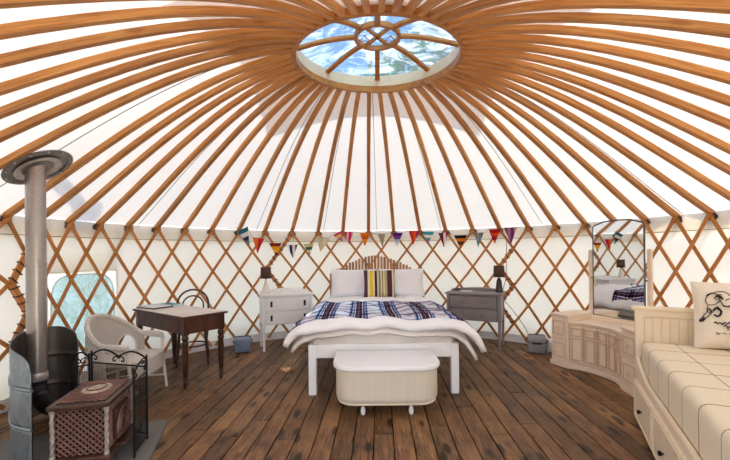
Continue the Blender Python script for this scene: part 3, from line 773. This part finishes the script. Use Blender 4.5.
for sx in (-1, 1):
    for sy in (-1, 1):
        x, y = sx*(SW-.012), sy*(SL-.012); b = MB(); n = 22
        b.lathe([(.016, SB+.015), (.016, SB+.03), (.010, SB+.035), (.010, ST-.045), (.016, ST-.04), (.016, ST-.025)], 10, (x, y, 0))
        for ph in (0, pi): b.tube([(x+.008*cos(ph+k*.75), y+.008*sin(ph+k*.75), SB+.035+(ST-SB-.08)*k/n) for k in range(n+1)], .006, 5)
        b.build('corner_column', M['silver'], st)
        MB().tube([(sx*(SW-.03), sy*(SL-.03), SB-.03), (sx*(SW+.01), sy*(SL+.01), SB-.055), (sx*(SW-.005), sy*(SL-.005), .025), (sx*(SW+.02), sy*(SL+.02), .0)], [.03, .022, .014, .018], 8).build('leg', M['enamel'], st, smooth=True)
# ornate door on the +x side
dr = MB().box((SW-.004, -.01, SB+.155), (.022, .22, .20)).build('stove_door', M['enamel'], st, bev=.006)
b = MB()
for k in range(3): b.tube([(SW+.010, -.01+(.10-.025*k)*cos(a*pi/12), SB+.10+(.13-.03*k)*sin(a*pi/12)) for a in range(13)], .006, 5)
for k in range(5): b.lathe([(.012, 0), (.015, .005), (.006, .010)], 8, (SW+.008, -.09+.04*k, SB+.085))
b.tube([(SW+.012, -.11, SB+.065), (SW+.012, .09, SB+.065)], .008, 6)
b.build('door_relief', M['grille'], dr)
MB().tube([(SW+.01, .10, SB+.17), (SW+.035, .10, SB+.17), (SW+.04, .10, SB+.12)], .006, 6).build('door_handle', M['silver'], dr)
MB().box((SW+.025, 0, SB+.025), (.07, .26, .014)).build('ash_lip', M['enamel'], st, bev=.004)

CAMX, CAMY = -.163, -3.298
def relp(q): return [(CAMX+x*1.12+.04, CAMY+y*1.12) for x, y in q]
sp = relp([(-1.916, 2.2), (-2.08, 2.27), (-2.21, 2.395), (-2.34, 2.55), (-2.47, 2.75), (-2.53, 2.93), (-2.44, 3.07), (-2.27, 3.05)])
def cat(P, n):
    out = []; m = len(P)-1
    for k in range(n+1):
        t = k/n*m; i = min(int(t), m-1); f = t-i
        a, b_, c, d_ = [V(P[max(0, min(m, j))]) for j in (i-1, i, i+1, i+2)]
        out.append(.5*((2*b_)+(c-a)*f+(2*a-5*b_+4*c-d_)*f*f+(3*b_-a-3*c+d_)*f**3))
    return out
spc = cat(sp, 40)
sh = thing('heat_shield', 'curved grey galvanised metal heat shield standing behind the stove flue', 'heat shield')
zl = [0, .02, .22, .235, .25, .265, .28, .47, .485, .50, .515, .53, .62, .66, .70, .74]
def shz(u, v):
    k = int(round(u*40)); p = spc[k]; z = zl[int(round(v*15))]
    e = min(k, 40-k)/7.0
    top = .74 if e >= 1 else .60 + .14*sqrt(max(0, 1-(1-e)**2))
    off = .012 if z in (.25, .50) else 0
    t = (spc[min(k+1, 40)]-spc[max(k-1, 0)]).normalized()
    return V((p.x - t.y*off*-1, p.y + t.x*off*-1, HSZ + min(z, top)))
shm = MB().grid(41, 16, shz).build('shield_sheet', M['galv'], sh, smooth=True, solid=.005)
shm.data.materials.append(M['shieldin']); 
MB().grid(41, 16, lambda u, v: (lambda p, k: V((p.x + (spc[min(k+1, 40)]-spc[max(k-1, 0)]).normalized().y*.008, p.y - (spc[min(k+1, 40)]-spc[max(k-1, 0)]).normalized().x*.008, p.z)))(shz(u, v), int(round(u*40)))).build('inner_lining', M['shieldin'], sh, smooth=True)
for z in (.25, .50):
    MB().tube([(shz(k/40, 0).x, shz(k/40, 0).y, HSZ+z) for k in range(41)], .011, 6).build('rolled_rib', M['galv'], sh)
fl = thing('stove_flue', 'tall brushed steel stove flue pipe rising to the roof', 'flue pipe', (-2.77, -.19, 0))
MB().lathe([(.066, .40), (.066, 1.30), (.070, 1.302), (.070, 1.325), (.066, 1.327), (.066, 3.80)], 28).build('pipe', M['steel'], fl, smooth=True)
MB().lathe([(.066, 3.75), (.11, 3.80), (.16, 3.88), (.15, 3.93), (.02, 3.97)], 24).build('cowl', M['steel'], fl, smooth=True)
MB().lathe([(.069, .39), (.073, .40), (.073, .445), (.069, .455)], 28).build('collar', M['silver'], fl, smooth=True)
ep = cat([(0, 0, .43), (.0, 0, .33), (.05, -.02, .255), (.16, -.09, .225), (.36, -.20, .225), (.62, -.36, .225)], 36)
MB().tube(ep, [.062+.004*(k % 2) for k in range(37)], 18).build('elbow', M['black'], fl, smooth=True)
# flashing: tilted metal flange on the roof where the pipe passes
n_ = V((-.93, -.09, 1.9)).normalized()
q = V((0, 0, 1)).rotation_difference(V((-.52*1, -.05, .85)).normalized())
fg = MB(); fg.lathe([(.085, 0), (.125, .0), (.13, .012), (.205, .012), (.205, .0), (.245, .0), (.245, .006), (.085, .008)], 40)
o = fg.build('flashing', plain('flashing_metal', '7c7876', '98928e', .4, .7, 8), fl, smooth=True); o.rotation_mode = 'QUATERNION'; o.rotation_quaternion = q; o.location = (.03, .0, 2.085)
fg = MB(); fg.lathe([(.075, .02), (.16, .004), (.165, .008), (.080, .026)], 32); o2 = fg.build('flashing_cone', M['silver'], fl, smooth=True); o2.rotation_mode = 'QUATERNION'; o2.rotation_quaternion = q; o2.location = (.03, 0, 2.07)
for k in range(12):
    a = 2*pi*k/12; p = q @ V((.225*cos(a), .225*sin(a), -.004)); MB().lathe([(.007, -.004), (.009, 0), (.006, .006)], 8, tuple(p + o.location)).build('rivet', M['silver'], fl)

gd = thing('fireguard', 'black wrought-iron folding fireguard with mesh and scroll tops behind the stove', 'fireguard')
def gpanel(a, b, zt, scrolls):
    a, b = V(a+(0,)), V(b+(0,)); d = (b-a); L = d.length; d.normalize(); up = V((0, 0, 1)); z0 = HSZ+.03
    def P(s, z): return a + d*s + up*z
    for s in (0, L): MB().tube([P(s, HSZ), P(s, zt)], .007, 6).build('post', M['dark'], gd)
    for zz, r_ in ((z0, .006), (zt-.09, .006), ((z0+zt)/2, .003)): MB().tube([P(0, zz), P(L, zz)], r_, 6).build('rail', M['dark'], gd)
    sc = MB(); m = 8
    n = scrolls
    for k in range(n):
        s0, s1 = L*k/n, L*(k+1)/n; w_ = s1-s0
        arc = [P(s0+w_*t/m, zt-.03+.045*sin(pi*t/m)) for t in range(m+1)]; sc.tube(arc, .007, 6)
        for e, sg in ((s0, 1), (s1, -1)):
            cc = (e + sg*.035, zt-.055); sc.tube([P(cc[0]-sg*.03*(1-t/14)*cos(t*.55), cc[1]+.03*(1-t/14)*sin(t*.55+.3)) for t in range(12)], .005, 5)
    sc.build('scroll_top', M['dark'], gd)
    ms = MB(); nx, nz = int(L/.014), int((zt-.09-z0)/.014)
    for k in range(1, nx): ms.tube([P(L*k/nx, z0), P(L*k/nx, zt-.09)], .0011, 3)
    for k in range(1, nz): ms.tube([P(0, z0+(zt-.09-z0)*k/nz), P(L, z0+(zt-.09-z0)*k/nz)], .0011, 3)
    o = ms.build('mesh_panel', M['dark'], gd); o['kind'] = 'stuff'
    dd = MB(); dd.tube([P(L*.5+.05*cos(t*.5)*(1-t/20), z0+.12+.05*sin(t*.5)*(1-t/20)) for t in range(16)], .004, 5); dd.build('scroll', M['dark'], gd)
gpanel((-1.70, -.70), (-1.765, -.430), .615, 1)
gpanel((-1.775, -.41), (-2.28, -.27), .64, 2)
gpanel((-2.295, -.275), (-2.39, -.325), .62, 1)

# ================================================================= VANITY, MIRROR
vt = thing('dressing_table', 'cream curved dressing table with drawer towers and panelled concave front', 'dressing table')
A, B_ = (2.153, 1.44), (2.245, 1.225); D, E_ = (2.415, .53), (2.375, .235)
curve = [B_, (2.34, 1.145), (2.41, 1.04), (2.455, .92), (2.475, .80), (2.465, .68), D]
cv = [(p.x, p.y) for p in cat(curve, 20)]
LT = [A, B_, (2.72, 1.44), (2.58, 1.66)]
RT = [D, E_, (2.86, .235), (2.88, .53)]
def grow(P, k):
    cx_, cy_ = sum(p[0] for p in P)/len(P), sum(p[1] for p in P)/len(P)
    return [(p[0]+(p[0]-cx_)/hypot(p[0]-cx_, p[1]-cy_)*k, p[1]+(p[1]-cy_)/hypot(p[0]-cx_, p[1]-cy_)*k) for p in P]
MB().prism(LT, .05, .60).build('left_tower', M['vanity'], vt, bev=.004)
MB().prism(RT, .05, .60).build('right_tower', M['vanity'], vt, bev=.004)
MB().prism(grow(LT, .022), .60, .622).build('left_top', M['vanity'], vt, bev=.006)
MB().prism(grow(RT, .022), .60, .622).build('right_top', M['vanity'], vt, bev=.006)
off = [(x+.025, y+.008) for x, y in cv]
MB().prism(off + [(2.88, .53), (2.80, 1.0), (2.72, 1.44)], .05, .53).build('centre_cabinet', M['vanity'], vt)
MB().prism([(x-.012, y-.004) for x, y in cv] + [(2.88, .53), (2.82, 1.0), (2.72, 1.44)], .53, .552).build('centre_top', M['vanity'], vt, bev=.005)
pl = [(A[0]-.02, A[1]+.01), (B_[0]-.025, B_[1]-.012)] + [(x-.014, y-.005) for x, y in cv[1:-1]] + [(D[0]-.025, D[1]-.0), (E_[0]-.025, E_[1]-.02), (2.86, .22), (2.88, .53), (2.82, 1.0), (2.72, 1.44), (2.58, 1.67)]
MB().prism(pl, 0, .055).build('plinth', M['vanity'], vt, bev=.006)
arcl = [0]
for p, q_ in zip(off, off[1:]): arcl.append(arcl[-1]+hypot(q_[0]-p[0], q_[1]-p[1]))
def oncurve(s):
    for i in range(len(off)-1):
        if arcl[i+1] >= s or i == len(off)-2:
            f = (s-arcl[i])/(arcl[i+1]-arcl[i]); return V((off[i][0]+(off[i+1][0]-off[i][0])*f, off[i][1]+(off[i+1][1]-off[i][1])*f, 0))
LC = arcl[-1]
for k in range(5):
    s0, s1 = LC*(k+.09)/5, LC*(k+.91)/5; a, b2 = oncurve(s0), oncurve(s1); c = (a+b2)/2; d = b2-a; rz = atan2(d.y, d.x); ln = d.length
    nrm = V((-1, 0, 0)) if True else 0
    nv_ = V((d.y, -d.x, 0)).normalized(); nv_ = nv_ if nv_.x < 0 else -nv_
    c += nv_*.020
    pn = MB().box((c.x, c.y, .29), (ln, .02, .42), rz).build('front_panel', M['vanity'], vt, bev=.004)
    f = MB(); c2 = c + nv_*.014
    def frame(z0, z1):
        w3 = ln*.78
        f.box((c2.x, c2.y, z0), (w3, .014, .014), rz); f.box((c2.x, c2.y, z1), (w3, .014, .014), rz)
        for s in (-1, 1): f.box((c2.x+d.normalized().x*w3/2*s, c2.y+d.normalized().y*w3/2*s, (z0+z1)/2), (.014, .014, z1-z0+.014), rz)
    frame(.115, .36); frame(.39, .475); f.build('raised_moulding', M['vedge'], pn)
    if k == 2:
        arch = [(c2.x+d.normalized().x*ln*.3*cos(a_*pi/8), c2.y+d.normalized().y*ln*.3*cos(a_*pi/8), .30+.045*sin(a_*pi/8)) for a_ in range(9)]
        MB().tube(arch, .006, 5).build('carved_arch', M['vanity'], pn)
def vdraw(p, q_, z0, z1):
    p, q_ = V(p+(0,)), V(q_+(0,)); d = q_-p; n2 = V((d.y, -d.x, 0)).normalized(); n2 = n2 if n2.x < 0 else -n2
    c = (p+q_)/2 + n2*.008; rz = atan2(d.y, d.x)
    o = MB().box((c.x, c.y, (z0+z1)/2), (d.length-.03, .022, z1-z0-.012), rz).build('drawer', M['vanity'], vt, bev=.005)
    f = MB(); c3 = c+n2*.012; w3 = (d.length-.03)*.74; h3 = (z1-z0)*.62; zz = (z0+z1)/2
    for s in (-1, 1): f.box((c3.x, c3.y, zz+s*h3/2), (w3, .006, .009), rz); f.box((c3.x+d.normalized().x*s*w3/2, c3.y+d.normalized().y*s*w3/2, zz), (.009, .006, h3), rz)
    f.build('raised_moulding', M['vedge'], o)
    kx = c+n2*.045; MB().tube([c+n2*.01+V((0, 0, zz)), c+n2*.026+V((0, 0, zz)), c+n2*.03+V((0, 0, zz)), c+n2*.045+V((0, 0, zz)), c+n2*.05+V((0, 0, zz))], [.008, .008, .02, .022, .008], 12).build('knob', M['cream'], o, smooth=True)
for (p, q_) in ((A, B_), (D, E_)):
    vdraw(p, q_, .07, .325); vdraw(p, q_, .335, .59)
mr = thing('dressing_mirror', 'tall dark-rimmed mirror with clipped top corners between cream posts on dressing table', 'mirror', (2.725, 1.07, .552), atan2(-.944, .33))
hw = .305; zb, ztp = .06, 1.17
OUT = [(-hw, zb), (hw, zb), (hw, ztp-.07), (hw-.02, ztp-.045), (hw*.5, ztp-.005), (0, ztp), (-hw*.5, ztp-.005), (-hw+.02, ztp-.045), (-hw, ztp-.07)]
b = MB(); m_ = len(OUT)
b.add([(x, -.0, z) for x, z in OUT]+[(x, .014, z) for x, z in OUT], [tuple(range(m_)), tuple(range(2*m_-1, m_-1, -1))]+[(i, (i+1)%m_, m_+(i+1)%m_, m_+i) for i in range(m_)])
b.build('mirror_glass', M['mirror'], mr)
MB().tube([(x, .004, z) for x, z in OUT], .009, 6, True).build('rim', M['mframe'], mr)
for s in (-1, 1):
    MB().box((s*(hw+.045), .02, .42), (.045, .035, .84)).build('post', M['vanity'], mr, bev=.010)
    MB().tube([(s*(hw+.0), .01, .50), (s*(hw+.03), .01, .50)], .009, 8).build('pivot', M['mframe'], mr)
MB().box((0, .02, .025), (2*hw+.13, .06, .05)).build('cross_rail', M['vanity'], mr, bev=.006)

# ================================================================= DAYBED
db = thing('daybed', 'cream wooden daybed with beadboard ends and drawers at right', 'daybed', (2.08, -.12, 0), atan2(-.45, .893))
DL, DW = 2.08, .86
def endpanel(y):
    MB().box((DW/2, y, .51), (DW-.08, .022, .72)).build('end_panel', M['cream'], db)
    for k in range(13):
        MB().box((.06+(DW-.12)*(k+.5)/13, y-.014, .66), ((DW-.12)/13-.005, .008, .34)).build('bead_board', M['cream'], db, bev=.002, seg=1)
    MB().box((DW/2, y, .905), (DW+.04, .075, .028)).build('cap_rail', M['cream'], db, bev=.006)
    MB().box((DW/2, y-.006, .865), (DW-.05, .036, .05)).build('top_rail', M['cream'], db, bev=.003)
    for x in (.03, DW-.03): MB().box((x, y, .445), (.06, .05, .89)).build('post', M['cream'], db, bev=.004)
endpanel(0); endpanel(-DL)
MB().box((DW-.01, -DL/2, .56), (.025, DL-.05, .66)).build('back_panel', M['cream'], db)
MB().box((DW-.01, -DL/2, .905), (.075, DL, .028)).build('back_cap', M['cream'], db, bev=.005)
MB().box((DW/2+.03, -DL/2, .19), (DW-.1, DL-.06, .30)).build('drawer_box', M['cream'], db)
# curved front rail
b = MB(); n = 40; vs = []
def railz(y): s = -y; return .395 + .13*max(0, 1-s/.55)**2 + .13*max(0, 1-(DL-s)/.55)**2
for k in range(n+1):
    y = -.03 - (DL-.06)*k/n; z = railz(y); vs += [(0, y, .33), (.028, y, .33), (.028, y, z), (0, y, z)]
b.add(vs, [(i*4+k, i*4+(k+1)%4, i*4+4+(k+1)%4, i*4+4+k) for i in range(n) for k in range(4)]+[(3, 2, 1, 0), tuple(n*4+k for k in range(4))]); b.build('front_rail', M['cream'], db, bev=.003, seg=1)
MB().tube([(.012, -.03-(DL-.06)*k/40, railz(-.03-(DL-.06)*k/40)) for k in range(41)], .014, 6).build('rail_moulding', M['cream'], db)
for k in range(3):
    y0 = -.05 - k*(DL-.1)/3; y1 = y0-(DL-.1)/3+.014; yc = (y0+y1)/2
    dw = MB().box((-.004, yc, .182), (.024, y0-y1, .30)).build('drawer', M['cream'], db, bev=.003)
    f = MB()
    for z in (.055, .31): f.box((-.018, yc, z), (.008, y0-y1-.02, .014))
    for y in (y0-.02, y1+.02): f.box((-.018, y, .182), (.008, .014, .26))
    f.build('drawer_moulding', M['cream'], dw)
    MB().tube([(-.012, yc+.02, .17), (-.024, yc+.02, .17), (-.028, yc+.02, .17), (-.042, yc+.02, .17), (-.046, yc+.02, .17)], [.006, .006, .014, .016, .006], 12).build('knob', M['dark'], dw, smooth=True)
o = MB().box((0, 0, 0), (DW-.07, DL-.10, .30)).build('daybed_mattress', M['daycloth'], bev=.055, smooth=True, seg=4)
o.location = db.matrix_world @ V((0, 0, 0)); 
rzd = atan2(-.45, .893)
def dbw(x, y, z): return (2.08 + x*cos(rzd)-y*sin(rzd), -.12 + x*sin(rzd)+y*cos(rzd), z)
o.location = dbw(DW/2-.005, -DL/2, .495); o.rotation_euler = (0, 0, rzd)
tag(o, 'thick daybed mattress in cream cloth with faint brown and green checks', 'mattress')
cu = thing('printed_cushion', 'cream linen cushion printed with a black hare drawing, on the daybed', 'cushion', dbw(.60, -.17, .645), rzd)
pillow_mesh(.52, .50, .15, 4, .045, 26).build('cushion_cover', M['linen'], cu, smooth=True, rot=(RD(-9), 0, 0))
def ink(name, strokes, r=.0028):
    b = MB()
    for s in strokes:
        P = []
        rr_ = s[0] if isinstance(s[0], float) else r
        pts = [q2 for q2 in s if not isinstance(q2, float)]
        fine = cat([V((x, z)) for x, z in pts], max(6, len(pts)*4)) if len(pts) > 2 else [V(q2) for q2 in pts]
        for p in fine:
            x, z = p.x, p.y; a, c = x/.26, (z-.25)/.25
            k = max(0, 1-abs(a)**3.2)*max(0, 1-abs(c)**3.2); th = .075*k**.55
            th *= 1.04
            P.append((x, -th-.003, z))
        b.tube(P, rr_, 5)
    return b.build(name, M['ink'], cu, rot=(RD(-9), 0, 0))
X = lambda u: (u-150)/300.*.26*1.62 - .04     # crop px -> cushion metres
def hp(*pts): return [((u-77)/480*.52-.26, (420-v)/365*.50) for u, v in pts]
# a hare's head, eye, ears and leaping foreleg in loose pen strokes
ink('hare_print', [
    hp((140, 165), (150, 140), (180, 122), (215, 112), (250, 118), (272, 145), (280, 180)),
    hp((140, 165), (155, 185), (190, 180), (215, 160)), hp((145, 138), (175, 122), (205, 128), (225, 130)),
    [.005] + hp((150, 134), (170, 124), (190, 122)), [.006] + hp((195, 140), (210, 138), (222, 146), (206, 148)), hp((185, 150), (205, 130), (230, 150), (205, 158), (185, 150)),
    [.005] + hp((225, 185), (250, 192), (268, 180), (275, 160)), hp((215, 160), (225, 185), (235, 190)), hp((240, 160), (262, 150), (270, 165)),
    hp((150, 190), (145, 215), (160, 230), (180, 215), (200, 190)), [.006] + hp((175, 215), (190, 200), (208, 205), (212, 230), (195, 245), (178, 235)), [.006] + hp((195, 205), (215, 215), (205, 240)),
    hp((150, 215), (125, 245), (105, 270)), [.006] + hp((104, 272), (118, 268), (130, 252)), hp((165, 230), (140, 255), (120, 275)), [.005] + hp((150, 205), (165, 215), (160, 225)),
    [.007] + hp((118, 265), (108, 276))])
ink('lettering', [
    [.0035] + hp((175, 280), (185, 274), (192, 284), (205, 276), (215, 286), (228, 274), (240, 282), (255, 270), (270, 278), (288, 268)),
    [.0035] + hp((222, 296), (234, 288), (244, 302), (256, 290), (266, 300), (280, 286), (295, 296)),
    [.003] + hp((240, 306), (255, 312), (270, 300), (285, 310)),
    [.0022] + hp((180, 334), (188, 330), (194, 338), (205, 330)), [.0022] + hp((215, 334), (225, 330), (235, 337)), [.0022] + hp((245, 332), (258, 336), (268, 328), (282, 336))])

# ================================================================= SMALL BOXES BY THE WALL
def cool(name, lab, loc, rz, mat, w, d, h, side=None):
    t = thing(name, lab, 'box', loc, rz)
    b = MB(); 
    vs = [(-w/2*.88, -d/2*.88, .012), (w/2*.88, -d/2*.88, .012), (w/2*.88, d/2*.88, .012), (-w/2*.88, d/2*.88, .012), (-w/2, -d/2, h*.62), (w/2, -d/2, h*.62), (w/2, d/2, h*.62), (-w/2, d/2, h*.62)]
    b.add(vs, [(3,2,1,0),(4,5,6,7)]+[(k,(k+1)%4,4+(k+1)%4,4+k) for k in range(4)]); b.build('body', mat, t, bev=.012, smooth=True)
    MB().box((0, 0, h*.8), (w*1.03, d*1.03, h*.34)).build('lid', mat, t, bev=.02, smooth=True, seg=3)
    MB().box((0, -d/2-.004, h*.62), (w*.5, .012, h*.12)).build('latch', side or mat, t, bev=.003)
    MB().box((0, 0, .008), (w*.8, d*.8, .016)).build('base', M['black'], t)
    MB().tube([(-w/2-.006, 0, h*.55), (-w/2-.02, 0, h*.7), (-w/2*.8, 0, h+.012), (w/2*.8, 0, h+.012), (w/2+.02, 0, h*.7), (w/2+.006, 0, h*.55)], .007, 6).build('carry_handle', M['black'], t)
cool('cool_box', 'small blue-grey plastic box on the floor by the white nightstand', (-1.86, 2.17, 0), RD(14), M['bluebox'], .22, .19, .21)
cool('heater_box', 'small silver-grey box on the floor left of the dressing table', (2.20, 1.96, 0), RD(-22), M['greybox'], .23, .20, .23, M['black'])
o = MB().tube(cat([(2.05, 2.62, 1.55), (2.04, 2.63, 1.0), (1.98, 2.62, .7), (2.1, 2.55, .5), (2.2, 2.40, .3), (2.16, 2.14, .22)], 30), .005, 6).build('power_cable', M['cord']); tag(o, 'thin grey power cable hanging from the trellis to the silver-grey box', 'cable')
o = pillow_mesh(.20, .20, .16, 11).build('cloth_bag', M['pillow'], smooth=True, loc=(2.42, 1.93, 0.0)); tag(o, 'small crumpled pale cloth bag beside the silver-grey box', 'bag')

# ================================================================= BUNTING
fl_ = [(-39.3, -36.3, 1.756, 1.532), (-34.67, -31.89, 1.626, 1.425), (-30.08, -26.96, 1.55, 1.376), (-25.09, -22.35, 1.519, 1.341), (-20.17, -17.68, 1.535, 1.37), (-16.18, -12.64, 1.634, 1.434), (-11.57, -9.2, 1.717, 1.591), (-8.0, -5.62, 1.734, 1.565), (-3.38, -0.69, 1.716, 1.529), (2.0, 3.8, 1.696, 1.51), (6.33, 9.0, 1.71, 1.523), (11.23, 13.88, 1.738, 1.536), (15.34, 18.26, 1.717, 1.549), (20.0, 22.29, 1.693, 1.495), (24.41, 27.66, 1.646, 1.474), (30.31, 32.23, 1.676, 1.485), (34.16, 36.98, 1.722, 1.534), (38.31, 41.32, 1.735, 1.528)]
fc = [('teal, white and navy slanted stripes', 'h', ['2f6f80', 'e2e2e0', '2a3a60', '4fa0a8']), ('orange on one half and red on the other', 'v', ['e8702a', 'e8702a', 'c02840', 'd03048']), ('maroon top and yellow-orange bands', 'h', ['8a2a22', 'e8a020', 'f0b430', '6a2420']), ('navy and white upright stripes', 'v', ['e8e4e0', '2c2c58', 'e8e4e0', '4a3a60']), ('green, cream and yellow bands', 'h', ['c8c088', '2f6a58', 'e2dcc8', '88a070']), ('plain cream and straw cloth', 'v', ['ddd0a8', 'd2c49a', 'e2d8b8', 'd8caa0']), ('pink and yellow slanted stripes, half folded', 'h', ['d83078', 'e8d050', 'e080a8', 'b02060']), ('crimson and pale pink upright stripes', 'v', ['c01840', 'e8a0b8', 'c81848', 'e4b0c0']), ('orange with a yellow centre band', 'h', ['e87a20', 'd0601a', 'f09a30', 'e06a18']), ('plain taupe grey cloth', 'v', ['b0a494', 'a89c8c', 'b4a898', 'a89a88']), ('purple top and pale blue tip', 'h', ['5a2a80', '7a4aa0', 'b8c8d8', 'd8d8e0']), ('magenta, red and orange upright stripes', 'v', ['c01878', 'e83828', 'e8602a', 'b01868']), ('turquoise, white and pink bands', 'h', ['38a0b8', 'e4e8e8', '48a8b0', 'd05090']), ('navy, white and maroon upright stripes', 'v', ['2a4070', '8a2038', 'eceae6', '902040']), ('black, orange and brown bands', 'h', ['2c2020', 'e07820', '50342c', 'd06828']), ('grey, teal and brown upright stripes', 'v', ['a06a40', '88a0a0', '689098', '8a5a48']), ('red and orange patterned bands', 'h', ['b82028', 'e04a20', 'a01830', 'e86a28']), ('plum, pink and beige upright stripes', 'v', ['6a4a40', 'b070a0', '703878', 'c8a898'])]
bunting_pts = []
for k, ((a0, a1, z0, z1), (desc, mode, cols)) in enumerate(zip(fl_, fc)):
    a0 -= .25; a1 += .25; am = (a0+a1)/2; wd = 3.24*RD(a1-a0); hh = z0-z1+.03; n = 9
    tilt = {0: -.45, 1: .1, 5: .25, 6: -.5, 14: .0}.get(k, random.uniform(-.08, .08))
    m = N('flag_cloth'); o_ = sep(m)
    if mode == 'h': m.col(stripes(m, m.math('MULTIPLY', o_[2], -1), hh, [(i/4, c) for i, c in enumerate(cols)]))
    else: m.col(stripes(m, m.math('ADD', o_[0], wd/2), wd, [(i/4, c) for i, c in enumerate(cols)]))
    mt_ = m.set(.9, 0, .1)
    b = MB().grid(n, n, lambda u, v: V(((u-.5)*wd*(1-v*.96), .012*sin(6*u+4*v+k)*v, -hh*v)))
    p = pol(RD(am), 3.215, z0)
    o = b.build('bunting_flag', mt_, solid=.002, loc=p, rot=(0, tilt, -RD(am)))
    tag(o, 'triangular bunting flag with ' + desc, 'flag', 'flags of the bunting string')
    bunting_pts += [pol(RD(a0), 3.218, z0), pol(RD(a1), 3.218, z0)]
o = MB().tube([pol(RD(-41.5), 3.25, 1.76)] + bunting_pts + [pol(RD(43), 3.25, 1.745)], .003, 5).build('bunting_string', M['cord']); tag(o, 'thin string carrying the bunting flags along the trellis top', 'string')

# ================================================================= OUTSIDE
g = struct(MB().lathe([(60, -.35), (60, -.2)], 48).build('ground', M['grass']))
def tree(x, y, h, r, lab, sd):
    rnd = random.Random(sd); t = thing('broadleaf_tree', lab, 'tree', (x, y, -.2), 0, 'trees outside the yurt')
    MB().tube([(0, 0, 0), (.1, 0, h*.4), (0, .1, h*.8)], [.25, .18, .06], 8).build('trunk', M['bark'], t, smooth=True)
    b = MB()
    for k in range(2600):
        a, c = rnd.uniform(0, 2*pi), rnd.uniform(-1, 1); q = rnd.uniform(.55, 1)**.5; s_ = sqrt(1-c*c)
        p = V((r*q*s_*cos(a), r*q*s_*sin(a), h*.66+h*.36*c*q)); p += V([rnd.uniform(-.3, .3) for _ in range(3)])
        e = V([rnd.uniform(-1, 1) for _ in range(3)]).normalized(); f = e.cross(V((.3, .2, 1))).normalized(); z = rnd.uniform(.10, .22)
        b.add([p-e*z, p-f*z*.6, p+e*z, p+f*z*.6], [(0, 1, 2, 3)])
    o = b.build('foliage', M['leaf'], t); o['kind'] = 'stuff'
tree(2.2, 11.5, 9.6, 2.6, 'green leafy tree seen dimly through the clear film of the roof crown', 1)
tree(-9.5, 3.2, 3.4, 1.6, 'low green tree seen dimly through the window beside the flue', 2)
bpy.context.view_layer.update()
